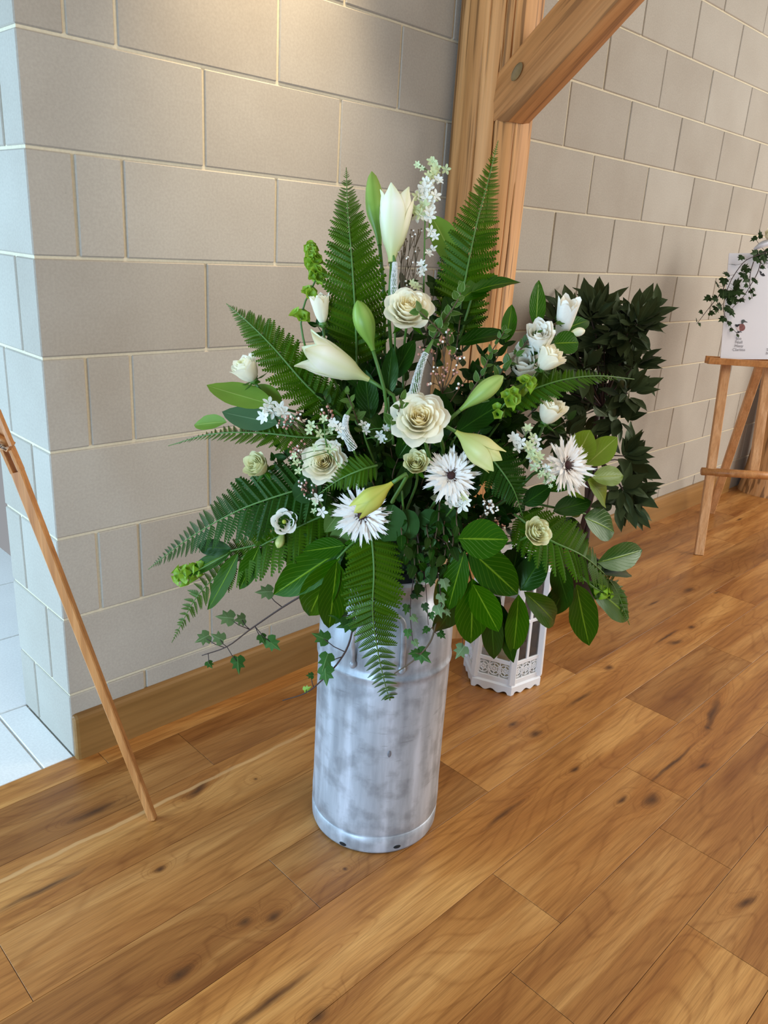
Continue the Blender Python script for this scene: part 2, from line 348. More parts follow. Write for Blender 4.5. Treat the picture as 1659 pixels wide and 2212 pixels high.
    band = math_(nt, 'SUBTRACT', 1.0, math_(nt, 'DIVIDE', math_(nt, 'ABSOLUTE', math_(nt, 'ADD', sy.outputs[1], 0.318)), 0.0075), clamp=True)
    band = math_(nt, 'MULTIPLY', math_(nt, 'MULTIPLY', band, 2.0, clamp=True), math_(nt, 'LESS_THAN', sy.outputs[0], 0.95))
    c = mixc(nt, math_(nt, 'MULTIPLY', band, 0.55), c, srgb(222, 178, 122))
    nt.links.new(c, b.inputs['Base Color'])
    rg = math_(nt, 'ADD', 0.30, math_(nt, 'MULTIPLY', g2, 0.12)); nt.links.new(rg, b.inputs['Roughness'])
    b.inputs['Specular IOR Level'].default_value = 0.42
    bump(nt, math_(nt, 'SUBTRACT', g2, math_(nt, 'MULTIPLY', kk.outputs[0], 0.8)), 0.12, 0.0008, b)
    return m
M['plank'] = floor_mat()

def can_mat():
    m, nt, b, o = new_mat('worn_aluminium')
    tc = N(nt, 'ShaderNodeTexCoord')
    mp = N(nt, 'ShaderNodeMapping'); mp.inputs['Scale'].default_value = (26, 26, 3.0); nt.links.new(tc.outputs['Object'], mp.inputs['Vector'])
    n1 = N(nt, 'ShaderNodeTexNoise'); n1.inputs['Scale'].default_value = 1.0; n1.inputs['Detail'].default_value = 6; nt.links.new(mp.outputs[0], n1.inputs['Vector'])
    n2 = N(nt, 'ShaderNodeTexNoise'); n2.inputs['Scale'].default_value = 22.0; n2.inputs['Detail'].default_value = 8; nt.links.new(tc.outputs['Object'], n2.inputs['Vector'])
    mp3 = N(nt, 'ShaderNodeMapping'); mp3.inputs['Scale'].default_value = (18, 18, 160); mp3.inputs['Rotation'].default_value = (0.1, 0.05, 0); nt.links.new(tc.outputs['Object'], mp3.inputs['Vector'])
    n3 = N(nt, 'ShaderNodeTexNoise'); n3.inputs['Scale'].default_value = 1.0; n3.inputs['Detail'].default_value = 3; nt.links.new(mp3.outputs[0], n3.inputs['Vector'])
    r = ramp(nt, [(0.32, srgb(152, 156, 162)), (0.5, srgb(176, 180, 186)), (0.68, srgb(206, 210, 218))]); nt.links.new(n1.outputs[0], r.inputs[0])
    r2 = ramp(nt, [(0.36, (0.70, 0.70, 0.70)), (0.52, (1, 1, 1))]); nt.links.new(n2.outputs[0], r2.inputs[0])
    c = mixc(nt, 0.9, r.outputs[0], r2.outputs[0], 'MULTIPLY')
    r3 = ramp(nt, [(0.66, (0, 0, 0)), (0.72, (1, 1, 1))]); nt.links.new(n3.outputs[0], r3.inputs[0])
    c = mixc(nt, math_(nt, 'MULTIPLY', r3.outputs[0], 0.3), c, srgb(96, 96, 96))
    nt.links.new(c, b.inputs['Base Color'])
    b.inputs['Metallic'].default_value = 0.3
    nt.links.new(math_(nt, 'ADD', 0.34, math_(nt, 'MULTIPLY', n2.outputs[0], 0.22)), b.inputs['Roughness'])
    bump(nt, math_(nt, 'ADD', n1.outputs[0], math_(nt, 'MULTIPLY', n2.outputs[0], 0.5)), 0.25, 0.002, b)
    return m
M['can'] = can_mat()

# ------------------------------------------------------------------ object helpers
def empty(name, loc, label=None, cat=None, group=None, kind=None):
    o = bpy.data.objects.new(name, None); COL.objects.link(o); o.location = loc
    o.empty_display_size = 0.02
    tag(o, label, cat, group, kind)
    return o
def tag(o, label=None, cat=None, group=None, kind=None):
    if label: o['label'] = label
    if cat: o['category'] = cat
    if group: o['group'] = group
    if kind: o['kind'] = kind
    return o
def root_loc(o):
    p = Vector(o.location)
    while o.parent: o = o.parent; p += Vector(o.location)
    return p
def link_mesh(name, me, parent=None, mat=None, mw=None):
    """me placed with world matrix mw (parents only carry translations)"""
    o = bpy.data.objects.new(name, me); COL.objects.link(o)
    if mat is not None and not me.materials: me.materials.append(mat)
    mw = mw.copy() if mw is not None else Matrix.Identity(4)
    if parent is not None:
        base = parent['_wm'] if False else WM.get(parent.name, Matrix.Translation(parent.location))
        o.parent = parent
        o.matrix_parent_inverse = Matrix.Identity(4)
        o.matrix_local = base.inverted() @ mw
        WM[o.name] = mw
    else:
        o.matrix_world = mw; WM[o.name] = mw
    return o
WM = {}
def me_from(name, verts, faces, uvs=None, smooth=True, mat=None):
    me = bpy.data.meshes.new(name)
    me.from_pydata([tuple(v) for v in verts], [], faces)
    if uvs is not None:
        l = me.uv_layers.new(name='UVMap')
        flat = []
        for lp in me.loops: flat.extend(uvs[lp.vertex_index])
        l.data.foreach_set('uv', flat)
    if smooth: me.polygons.foreach_set('use_smooth', [True] * len(me.polygons))
    if mat: me.materials.append(mat)
    me.update()
    return me
def world_obj(name, verts, faces, mat, parent=None, smooth=False, uvs=None):
    """geometry given in world coordinates; object origin at its parent's origin or at its own centre"""
    if parent is not None: c = WM.get(parent.name, Matrix.Translation(parent.location)).translation.copy()
    else: c = sum((Vector(v) for v in verts), Vector()) / len(verts)
    me = me_from(name, [Vector(v) - c for v in verts], faces, uvs, smooth, mat)
    return link_mesh(name, me, parent, None, Matrix.Translation(c))
class MB:
    def __init__(s): s.v = []; s.f = []
    def add(s, v, f):
        n = len(s.v); s.v += [Vector(a) for a in v]; s.f += [tuple(i + n for i in q) for q in f]; return s
    def box(s, lo, hi, bev=0.0, M4=None):
        x0, y0, z0 = lo; x1, y1, z1 = hi
        if bev <= 0:
            v = [(x0, y0, z0), (x1, y0, z0), (x1, y1, z0), (x0, y1, z0), (x0, y0, z1), (x1, y0, z1), (x1, y1, z1), (x0, y1, z1)]
            f = [(0, 3, 2, 1), (4, 5, 6, 7), (0, 1, 5, 4), (1, 2, 6, 5), (2, 3, 7, 6), (3, 0, 4, 7)]
        else:
            bm = bmesh.new(); bmesh.ops.create_cube(bm, size=1)
            for q in bm.verts: q.co = Vector(((x0 + x1) / 2 + q.co.x * (x1 - x0), (y0 + y1) / 2 + q.co.y * (y1 - y0), (z0 + z1) / 2 + q.co.z * (z1 - z0)))
            bmesh.ops.bevel(bm, geom=list(bm.edges), offset=bev, segments=1, affect='EDGES')
            bm.verts.ensure_lookup_table()
            v = [q.co.copy() for q in bm.verts]; f = [tuple(q.index for q in p.verts) for p in bm.faces]; bm.free()
        if M4 is not None: v = [M4 @ Vector(a) for a in v]
        return s.add(v, f)
    def bar(s, a, b, wx, wy, side=None, bev=0.0, wx2=None, wy2=None):
        a = Vector(a); b = Vector(b); d = (b - a); L = d.length; d.normalize()
        side = Vector(side) if side is not None else (d.cross(Vector((0, 0, 1))) if abs(d.z) < 0.98 else Vector((1, 0, 0)))
        side = (side - d * side.dot(d)).normalized(); up = d.cross(side)
        wx2 = wx if wx2 is None else wx2; wy2 = wy if wy2 is None else wy2
        v = []
        for p, q, r in ((a, wx, wy), (b, wx2, wy2)):
            e = min(q, r) * 0.12
            for sx, sy, ex, ey in ((-1, -1, e, 0), (1, -1, -e, 0), (1, -1, 0, e), (1, 1, 0, -e), (1, 1, -e, 0), (-1, 1, e, 0), (-1, 1, 0, -e), (-1, -1, 0, e)):
                v.append(p + side * (sx * q / 2 + ex) + up * (sy * r / 2 + ey))
        f = [tuple(range(7, -1, -1)), tuple(range(8, 16))] + [(i, (i + 1) % 8, 8 + (i + 1) % 8, 8 + i) for i in range(8)]
        return s.add(v, f)
    def tube(s, pts, r, n=6, r2=None, cap=True):
        pts = [Vector(p) for p in pts]; m = len(pts); r2 = r if r2 is None else r2
        v = []; ref = None
        for i, p in enumerate(pts):
            d = (pts[min(i + 1, m - 1)] - pts[max(i - 1, 0)])
            if d.length < 1e-9: d = Vector((0, 0, 1))
            d.normalize()
            if ref is None: ref = d.orthogonal().normalized()
            ref = (ref - d * ref.dot(d)).normalized(); b = d.cross(ref)
            rr = r + (r2 - r) * i / max(1, m - 1)
            for k in range(n): a = 2 * PI * k / n; v.append(p + (ref * math.cos(a) + b * math.sin(a)) * rr)
        f = [(i * n + k, i * n + (k + 1) % n, (i + 1) * n + (k + 1) % n, (i + 1) * n + k) for i in range(m - 1) for k in range(n)]
        if cap: f += [tuple(range(n - 1, -1, -1)), tuple(range((m - 1) * n, m * n))]
        return s.add(v, f)
    def blob(s, c, r, n=6, sq=(1, 1, 1)):
        c = Vector(c); v = [c + Vector((0, 0, r * sq[2]))]; m = max(2, n // 2)
        for i in range(1, m):
            for k in range(n):
                a = PI * i / m; t = 2 * PI * k / n
                v.append(c + Vector((r * math.sin(a) * math.cos(t) * sq[0], r * math.sin(a) * math.sin(t) * sq[1], r * math.cos(a) * sq[2])))
        v.append(c - Vector((0, 0, r * sq[2]))); L = len(v) - 1
        f = [(0, 1 + k, 1 + (k + 1) % n) for k in range(n)]
        for i in range(m - 2): f += [(1 + i * n + k, 1 + (i + 1) * n + k, 1 + (i + 1) * n + (k + 1) % n, 1 + i * n + (k + 1) % n) for k in range(n)]
        f += [(L, 1 + (m - 2) * n + (k + 1) % n, 1 + (m - 2) * n + k) for k in range(n)]
        return s.add(v, f)
    def lathe(s, prof, n=32, c=(0, 0, 0), wob=None):
        c = Vector(c); v = []
        for r, z in prof:
            for k in range(n):
                a = 2 * PI * k / n; q = r * (wob(a, z) if wob else 1)
                v.append(c + Vector((q * math.cos(a), q * math.sin(a), z)))
        m = len(prof)
        f = [(i * n + k, i * n + (k + 1) % n, (i + 1) * n + (k + 1) % n, (i + 1) * n + k) for i in range(m - 1) for k in range(n)]
        return s.add(v, f)
    def build(s, name, mat, parent=None, smooth=False, sharp=None):
        o = world_obj(name, s.v, s.f, mat, parent, smooth)
        if sharp is not None: o.data.set_sharp_from_angle(angle=math.radians(sharp))
        return o
def catmull(P, n):
    P = [Vector(p) for p in P]; P = [P[0] * 2 - P[1]] + P + [P[-1] * 2 - P[-2]]
    out = []; segs = len(P) - 3
    for i in range(n + 1):
        x = i / n * segs; k = min(int(x), segs - 1); t = x - k
        a, b, c, d = P[k:k + 4]
        out.append(0.5 * ((2 * b) + (c - a) * t + (2 * a - 5 * b + 4 * c - d) * t * t + (3 * b - a - 3 * c + d) * t ** 3))
    return out

# ================================================================== THE SETTING
# ---- floor of oak planks
fl = MB().box((-3.2, -4.2, -0.06), (6.3, 0.006, -0.012)).build('floor', M['black']); tag(fl, 'wide oak plank floor with dark knots', kind='structure')
PW = 0.1905
rows = {0: [1.31, 3.333], 1: [0.274, 2.30], 2: [-1.05, 1.18, 3.355], 3: [-.374, 1.513], 4: [.177, .774, 2.655], 5: [-.58, 1.514, 2.113], 6: [.549, 1.173], 7: [.365, 1.008, 1.666], 8: [.764]}
for r in range(0, 21):
    y1 = 0.006 if r == 0 else -.0815 - PW * (r - 1)
    y0 = -.0815 - PW * r
    js = sorted(rows.get(r, [rnd(0, 1)]))
    while js[0] > -3.0: js.insert(0, js[0] - rnd(1.1, 2.1))
    while js[-1] < 6.2: js.append(js[-1] + rnd(1.1, 2.1))
    for a, b in zip(js, js[1:]):
        a_, b_ = max(a, -3.2), min(b, 6.3)
        if b_ - a_ < .05: continue
        MB().box((a_ + .0006, y0 + .0006, -0.014), (b_ - .0006, y1 - .0006, 0.0), 0.0004).build('plank', M['plank'], fl)

# ---- block wall
Z7 = 0.1948
zl = lambda k: Z7 + 0.225 * (7 - k)                 # bed joint k, joint 7 is the lowest one
wb = MB().box((0.004, 0.0045, 0.0), (6.2, 0.33, 3.05)).build('wall_back', M['mortar']); tag(wb, 'pale concrete block wall with cream mortar joints', kind='structure')
JT = 0.0036
def block(x0, x1, y0, y1, z0, z1):
    dy = rnd(-.0012, .0012)
    b = MB().box((x0 + (JT if x0 > 0.001 else 0), y0 + dy, z0 + JT), (x1 - JT, y1, z1 - JT), 0.0028).build('block', M['block'], wb)
for k in range(9, -5, -1):
    z1 = zl(k - 1); z0 = max(zl(k), 0.0)
    if z1 <= 0.01: continue
    z1 = min(z1, 3.05)
    if z1 - z0 < .03: continue
    if k % 2: xs = [0.0] + [.443 + .4455 * i for i in range(14)]
    else: xs = [0.0, .105, .222] + [.222 + .4455 * i for i in range(1, 14)]
    xs = [x for x in xs if x < 6.2] + [6.2]
    dq = .108 if k % 2 else .232
    for i, (a, b) in enumerate(zip(xs, xs[1:])):
        block(a, b, 0.0, dq - JT if i == 0 else 0.09, z0, z1)
    block(0.0, 0.09, dq + JT, .335, z0, z1)
# baseboards
def baseboard(x0, x1, name):
    n = 6; prof = [(0.0, 0.0), (-.021, 0.0), (-.021, .118), (-.0195, .128), (-.014, .134), (-.007, .136), (0.0, .136)]
    v = []
    ends = [(x0, 0.010), (x0 + .003, .003), (x0 + .010, 0.0), (x1, 0.0)]
    for x, inset in ends:
        for y, z in prof: v.append((x, y + inset if y < -.01 else y, z - (inset * .8 if z > .1 else 0)))
    m = len(prof); f = [(i * m + j, (i + 1) * m + j, (i + 1) * m + (j + 1) % m, i * m + (j + 1) % m) for i in range(3) for j in range(m)]
    f += [tuple(range(m)), tuple(range(4 * m - 1, 3 * m - 1, -1))]
    bm = world_obj(name, v, f, M['oak_base']); tag(bm, None, kind='structure'); return bm
tag(baseboard(0.002, 1.31, 'baseboard_left'), 'oak baseboard along the wall left of the post')
tag(baseboard(1.55, 4.31, 'baseboard_right'), 'oak baseboard along the wall right of the post')

# ---- stone floor beyond the doorway
ts = MB().box((-4.2, 0.006, -0.06), (0.4, 5.5, -0.010)).build('floor_stone', M['grout']); tag(ts, 'pale limestone floor beyond the doorway', kind='structure')
ty = [0.007, .335, .785, 1.235, 1.685, 2.135, 2.585, 3.035, 3.485, 3.935, 4.4, 4.85, 5.3]
for i, (a, b) in enumerate(zip(ty, ty[1:])):
    x = -.083 + (0 if i == 0 else 0.22 * (i % 2) + .06)
    xs = [x]
    while xs[0] > -4.0: xs.insert(0, xs[0] - .6)
    xs.append(min(x + .6, 0.4) if i else 0.0)
    if i == 0: xs[-1] = 0.0
    for c, d in zip(xs, xs[1:]):
        MB().box((c + .003, a + .003 if i else a, -0.02), (d - .003 if i or d < -.01 else d, b - .003, 0.0 + rnd(-.0006, .0004)), 0.002).build('tile', M['tile'], ts)
# porch wall and far stone wall outside
pw = MB().box((-4.2, 5.5, 0), (3.0, 5.7, 3.0)).build('wall_far', M['block']); tag(pw, 'pale wall far beyond the doorway', kind='structure')

# ---- oak posts and brace
def post(cx, cy, r, top, label, flare=0.0, cracks=(), dec=.12):
    n = 360; hs = [0, .02, .05, .1, .16, .24, .34] + [.34 + i * .09 for i in range(1, int((top - .34) / .09) + 1)] + [top]
    v = []
    for z in hs:
        fr = r * (1 + flare * math.exp(-z / dec))
        for k in range(n):
            a = 2 * PI * k / n
            q = fr * (1 + .035 * noise.noise(Vector((math.cos(a) * 1.4, math.sin(a) * 1.4, z * .9 + cx))) + .012 * noise.noise(Vector((math.cos(a) * 5, math.sin(a) * 5, z * 2 + cx))))
            for ca, z0, z1, dp in cracks:
                da = (a - ca - .03 * math.sin(z * 5) + PI) % (2 * PI) - PI
                if abs(da) < .020 and z0 < z < z1: q -= dp * (1 - abs(da) / .020)
            v.append((cx + q * math.cos(a), cy + q * math.sin(a), z))
    m = len(hs)
    f = [(i * n + k, i * n + (k + 1) % n, (i + 1) * n + (k + 1) % n, (i + 1) * n + k) for i in range(m - 1) for k in range(n)] + [tuple(range((m - 1) * n, m * n))]
    o = world_obj('oak_post', v, f, M['oak_post'], None, True); tag(o, label, 'post'); return o
# angle of view on the post: camera lies at angle ~219 deg
post(1.435, -.102, .126, 3.0, 'thick round oak post with cracks, behind the flower arrangement', 0.03,
     [(math.radians(222), .1, 1.95, .030), (math.radians(252), .9, 1.72, .026), (math.radians(196), 1.5, 1.9, .02), (math.radians(205), 1.9, 2.7, .024), (math.radians(238), 1.9, 2.9, .03), (math.radians(262), 1.0, 1.55, .024), (math.radians(226), 1.95, 2.9, .02)])
post(4.53, -.17, .115, 3.0, 'second round oak post behind the right-hand easel', 0.45, (), .28)

def brace():
    # log running out from the post at 41 degrees
    C0 = Vector((1.415, -.19, 1.825)); d = Vector((0.0, -.765, .645)).normalized(); sx = Vector((1, 0, 0)); up = sx.cross(d).normalized()
    if up.z < 0: up = -up
    prof = [(a_ * .80, b_ * .70) for a_, b_ in [(0.094, 0.055), (.088, .082), (.062, .104), (.0, .112), (-.062, .104), (-.088, .082), (-.094, .055), (-.098, 0), (-.092, -.06), (-.06, -.098), (0, -.110), (.06, -.098), (.092, -.06), (.098, 0)]]
    bm = bmesh.new(); L = 20; rings = []
    for i in range(L + 1):
        t = -.35 + i * .09; s = 1 + .012 * math.sin(i * 1.3)
        rings.append([bm.verts.new(C0 + d * t + sx * (a * s) + up * (b * s * (1 - .02 * i / L))) for a, b in prof])
    n = len(prof)
    for i in range(L):
        for k in range(n): bm.faces.new((rings[i][k], rings[i][(k + 1) % n], rings[i + 1][(k + 1) % n], rings[i + 1][k]))
    bm.faces.new(rings[0][::-1]); bm.faces.new(rings[-1])
    for co, no in ((Vector((0, -.100, 0)), Vector((0, 1, 0))), (Vector((0, 0, 1.762)), Vector((0.0, 0.0, -1)))):
        g = bm.verts[:] + bm.edges[:] + bm.faces[:]
        r = bmesh.ops.bisect_plane(bm, geom=g, plane_co=co, plane_no=no, clear_outer=True)
        e = [x for x in r['geom_cut'] if isinstance(x, bmesh.types.BMEdge)]
        bmesh.ops.edgeloop_fill(bm, edges=e)
    bmesh.ops.recalc_face_normals(bm, faces=bm.faces[:])
    rt = empty('oak_brace', (C0.x, C0.y, C0.z), 'diagonal oak brace pegged to the big post, rising to the right', 'brace')
    WM[rt.name] = Matrix.Translation(C0)
    R = Matrix((sx, up, d)).transposed().to_4x4()
    mw = Matrix.Translation(C0) @ R
    inv = mw.inverted()
    for v in bm.verts: v.co = inv @ v.co
    me = bpy.data.meshes.new('beam'); bm.to_mesh(me); bm.free(); me.materials.append(M['oak_brace'])
    me.polygons.foreach_set('use_smooth', [True] * len(me.polygons)); me.set_sharp_from_angle(angle=math.radians(34))
    link_mesh('beam', me, rt, None, mw)
    # peg hole on the visible side
    p = at(1120, 156, 1.0); r = ray(1120, 156); p = CAM + r * ((1.415 - .0775 - CAM.x) / r.x)
    v = []; n = 20
    dd = Vector((0, -.55, .83)).normalized(); ee = Vector((0, .83, .55))
    for rr, dx in ((1.0, 0.0), (.93, .012), (.85, .02)):
        for k in range(n):
            a = 2 * PI * k / n; v.append(p + dd * (math.cos(a) * .027 * rr) + ee * (math.sin(a) * .015 * rr) + Vector((-.0085 + dx * .15, 0, 0)))
    f = [(i * n + k, i * n + (k + 1) % n, (i + 1) * n + (k + 1) % n, (i + 1) * n + k) for i in range(2) for k in range(n)] + [tuple(range(2 * n, 3 * n))]
    world_obj('peg', v, f, M['peg'], rt, True)
M['peg'] = plain('grey_peg', srgb(128, 104, 66), 0.7, var=0.2)
brace()

# ================================================================== THE CAN
CX, CY = 0.485, -0.692
can = empty('milk_churn', (CX, CY, 0), 'tall worn aluminium milk churn holding the flower arrangement', 'churn'); WM[can.name] = Matrix.Translation((CX, CY, 0))
prof = [(0.0, .002), (.150, .002), (.1565, .005), (.1590, .012), (.1600, .03), (.1605, .050), (.1578, .0525), (.1585, .056), (.1603, .062), (.1605, .09), (.1590, .13), (.1587, .2), (.1585, .30), (.1583, .40), (.158, .46), (.158, .473), (.1613, .477), (.1613, .484), (.158, .488), (.158, .50), (.1578, .53), (.1575, .55), (.152, .575), (.128, .615), (.112, .632), (.107, .645), (.107, .672), (.114, .682), (.117, .688), (.114, .694), (.104, .692), (.100, .66), (.099, .60), (.0, .58)]
wob = lambda a, z: 1 + .006 * noise.noise(Vector((math.cos(a) * 2, math.sin(a) * 2, z * 6))) * (1 if z > .06 else 0)
MB().lathe(prof, 96, (CX, CY, 0), wob).build('body', M['can'], can, True, 50)
def on_can(u, v, r=.159):
    d = ray(u, v); o = CAM - Vector((CX, CY, 0)); a = d.x ** 2 + d.y ** 2; b = 2 * (o.x * d.x + o.y * d.y); c = o.x ** 2 + o.y ** 2 - r * r
    t = (-b - math.sqrt(max(0, b * b - 4 * a * c))) / (2 * a); return CAM + d * t
for u, v in ((741, 1822), (857, 1828)):
    p = on_can(u, v, .158); nrm = Vector((p.x - CX, p.y - CY, 0)).normalized(); tg = Vector((-nrm.y, nrm.x, 0))
    vv = []; n = 14
    for rr, dn in ((1.0, .0016), (.92, .0026)):
        for k in range(n): a = 2 * PI * k / n; vv.append(p + tg * (math.cos(a) * .0095 * rr) + Vector((0, 0, 1)) * (math.sin(a) * .0048 * rr) + nrm * dn)
    world_obj('drain_slot', vv, [(k, (k + 1) % n, n + (k + 1) % n, n + k) for k in range(n)] + [tuple(range(n, 2 * n))], M['black'], can, True)
# small dent with a raised lip
p = on_can(841, 1629, .1592); nrm = Vector((p.x - CX, p.y - CY, 0)).normalized(); tg = Vector((-nrm.y, nrm.x, 0))
vv = [p + tg * (math.cos(2 * PI * k / 14) * .0042 * q) + Vector((0, 0, math.sin(2 * PI * k / 14) * .0088 * q)) + nrm * h for q, h in ((1.0, .0004), (.7, .0012)) for k in range(14)]
world_obj('dent', vv, [(k, (k + 1) % 14, 14 + (k + 1) % 14, 14 + k) for k in range(14)] + [tuple(range(14, 28))], M['dent'], can, True)
# front handle: bent rod with round feet
hp = []
pa, pb = on_can(762, 1438, .163), on_can(868, 1452, .163)
pa.z = pb.z = .513
top1, top2 = pa.copy(), pb.copy()
nrm = Vector(((pa + pb).x / 2 - CX, (pa + pb).y / 2 - CY, 0)).normalized()
for p in (top1, top2): p.z = .63; p += nrm * .022
MB().tube(catmull([pa, pa + Vector((0, 0, .03)) + nrm * .004, top1 - Vector((0, 0, .03)), top1 + (top2 - top1) * .12 + Vector((0, 0, .02)), top2 + (top1 - top2) * .12 + Vector((0, 0, .02)), top2 - Vector((0, 0, .03)), pb + Vector((0, 0, .03)) + nrm * .004, pb], 40), .0056, 10).build('handle', M['can'], can, True)
for p in (pa, pb): MB().blob(p, .0085, 10, (1, 1, 1.3)).build('handle_foot', M['can'], can, True)

# ================================================================== PLANT BUILDERS
def wprof(shape, t):
    if shape == 'laurel': return (math.sin(PI * min(1, t) ** .92)) ** .72 * .5 if 0 < t < 1 else 0
    if shape == 'ovate': return (math.sin(PI * t ** .72)) ** .8 * .5 if 0 < t < 1 else 0
    if shape == 'round': return math.sqrt(max(0, .25 - (t - .5) ** 2))
    if shape == 'lance': return (math.sin(PI * t ** .8)) ** 1.15 * .5 if 0 < t < 1 else 0
    if shape == 'obovate': return (math.sin(PI * t ** 1.3)) ** .8 * .5 if 0 < t < 1 else 0
_cache = {}
def leaf_mesh(shape, mat, var=0, hi=True):
    key = (shape, mat.name, var, hi)
    if key in _cache: return _cache[key]
    ny, nx = (10, 4) if hi else (5, 2)
    fold = [.18, .28, .10][var % 3]; droop = [.12, .26, -.04][var % 3]; tw = [.0, .25, -.2][var % 3]
    v = []; uv = []
    for j in range(ny + 1):
        t = j / ny; wd = max(wprof(shape, t), .012 if j in (0,) else .002)
        for i in range(nx + 1):
            s = i / nx * 2 - 1; x = s * wd
            z = fold * abs(x) * .5 - droop * t * t + tw * x * t * .5 + .008 * math.sin(t * 19 + i * 2) * abs(s)
            v.append((x, t, z)); uv.append((.5 + .5 * s, t))
    f = [(j * (nx + 1) + i, j * (nx + 1) + i + 1, (j + 1) * (nx + 1) + i + 1, (j + 1) * (nx + 1) + i) for j in range(ny) for i in range(nx)]
    me = me_from('leaf', v, f, uv, True, mat); _cache[key] = me
    return me
IVY = [(0, -.02), (.20, -.12), (.40, .02), (.50, .22), (.30, .36), (.42, .62), (.16, .60), (0, 1.0), (-.16, .60), (-.42, .62), (-.30, .36), (-.50, .22), (-.40, .02), (-.20, -.12)]
def ivy_mesh(mat):
    key = ('ivy', mat.name)
    if key in _cache: return _cache[key]
    v = [(0, .28, .03)] + [(x, y, -.10 * abs(x) - .05 * y * y) for x, y in IVY]; n = len(IVY)
    f = [(0, 1 + k, 1 + (k + 1) % n) for k in range(n)]
    me = me_from('leaf', v, f, [(.5, .28)] + [(.5 + x, max(0, y)) for x, y in IVY], False, mat); _cache[key] = me
    return me
def frame(base, tip, nrm, w, L=None):
    base = Vector(base); d = Vector(tip) - base; L = L or d.length; d.normalize()
    nrm = Vector(nrm); nrm = (nrm - d * nrm.dot(d)); nrm = nrm.normalized() if nrm.length > 1e-4 else d.orthogonal().normalized()
    sd = d.cross(nrm).normalized()
    return Matrix(((sd.x * w, d.x * L, nrm.x * L, base.x), (sd.y * w, d.y * L, nrm.y * L, base.y), (sd.z * w, d.z * L, nrm.z * L, base.z), (0, 0, 0, 1)))
def leaf(parent, base, tip, w, nrm, shape, mat, var=None, hi=True, name='leaf'):
    me = ivy_mesh(mat) if shape == 'ivy' else leaf_mesh(shape, mat, random.randrange(3) if var is None else var, hi)
    return link_mesh(name, me, parent, None, frame(base, tip, nrm, w))
_seed = {}
def mkroot(name, loc, label, cat, group=None):
    _seed[label] = _seed.get(label, 0) + 1
    random.seed(zlib.crc32(label.encode()) + _seed[label])
    r = empty(name, loc, label, cat, group); WM[r.name] = Matrix.Translation(loc); return r
DC = 1.68
def dome(u, v, k=.26):
    q = 1 - ((u - 870) / 520) ** 2 - ((v - 960) / 620) ** 2
    return DC - k * math.sqrt(max(0, q))
def P(u, v, dd=0.0): return at(u, v, dome(u, v) + dd)
FOAM = at(855, 1200, DC)                       # where all stems meet
def stem(parent, a, frac=.55, r=.0028, mat='stem', bend=.03, name='stem', direction=None, r2=None):
    a = Vector(a); b = a + (FOAM - a) * frac
    dirn = Vector(direction) if direction is not None else (FOAM - a).normalized()
    L = (b - a).length
    mid1 = a + dirn * L * .35; mid2 = b + (a - b) * .3 + Vector((0, 0, -bend * .3))
    return MB().tube(catmull([a, mid1, mid2, b], 8), r, 6, r2 or r).build(name, M[mat], parent, True)

# ---- ferns
def pinna_mesh(mat, sgn, lobes=12, bend=.10):
    key = ('pinna', mat.name, sgn, lobes, bend)
    if key in _cache: return _cache[key]
    v = []; f = []; uv = []
    def ad(x, t):
        z = -.10 * t * t - .25 * abs(x)
        v.append((x + sgn * bend * t * t, t, z)); uv.append((.5 + x * 2.4, t)); return len(v) - 1
    dt = 1 / lobes
    for i in range(lobes):
        t0 = i * dt; t1 = t0 + dt
        wd = .5 * (1 - (t0 ** 1.8)) * (1.0 if i else .8) + .03
        wn = .5 * (1 - (min(1, t1) ** 1.5)) + .005
        for s in (-1, 1):
            a = ad(0, t0); b = ad(s * wd * .55, t0 + dt * .04); c = ad(s * wd * .95, t0 + dt * .38); d = ad(s * wd * 1.02, t0 + dt * 1.12); e = ad(s * wd * .60, t0 + dt * .90); g = ad(0, t1)
            q = (a, b, c, d, e, g)
            f.append(q if s > 0 else q[::-1])
    me = me_from('pinna', v, f, uv, False, mat); _cache[key] = me
    return me
def frond(label, ctrl, hw, n=26, mat='fern', face=(0, 0, 1), start=.06, ang=(74, 42), lob=12, bare=0.0, roll=0.0, asym=(1, 1), group=None):
    """ctrl: (u, v, dd) from the base to the tip, hw: half width in px"""
    pts = [P(*c) for c in ctrl]; C = catmull(pts, 80)
    rt = mkroot('fern_frond', pts[0], label, 'fern', group)
    tot = sum((C[i + 1] - C[i]).length for i in range(80))
    fn = vdir(*face)
    MB().tube(C[::4], .0026, 6, .0008).build('rachis', M['stem'], rt, True)
    n = int(n * 1.3)
    for i in range(n):
        s = start + (1 - start) * (1 - (1 - i / n) ** 1.45)
        k = min(79, int(s * 80)); p = C[k]; d = (C[k + 1] - C[k]).normalized()
        nn = (fn - d * fn.dot(d)).normalized(); sd = d.cross(nn).normalized()
        env = (.72 + .28 * min(1, s / .30)) * (1 - max(0, (s - .30) / .70) ** 1.25) + .02
        Lp = px(p, hw) * env
        spacing = tot * (1 - start) / n * 1.45 * (1 - i / n) ** .3
        a = math.radians(ang[0] + (ang[1] - ang[0]) * s) + rnd(-.05, .05)
        for sg in (-1, 1):
            Ll = Lp * (asym[0] if sg < 0 else asym[1]) * rnd(.93, 1.05)
            dirp = d * math.cos(a) + sd * (sg * math.sin(a)) + nn * rnd(-.08, .12)
            me = pinna_mesh(M[mat], -sg, lob)
            wd = min(spacing * 2.0, Ll * .42)
            link_mesh('pinna', me, rt, None, frame(p, p + dirp * Ll, nn + sd * (sg * -.25) + d * rnd(-.25, .1), wd))
    return rt
G_F = None
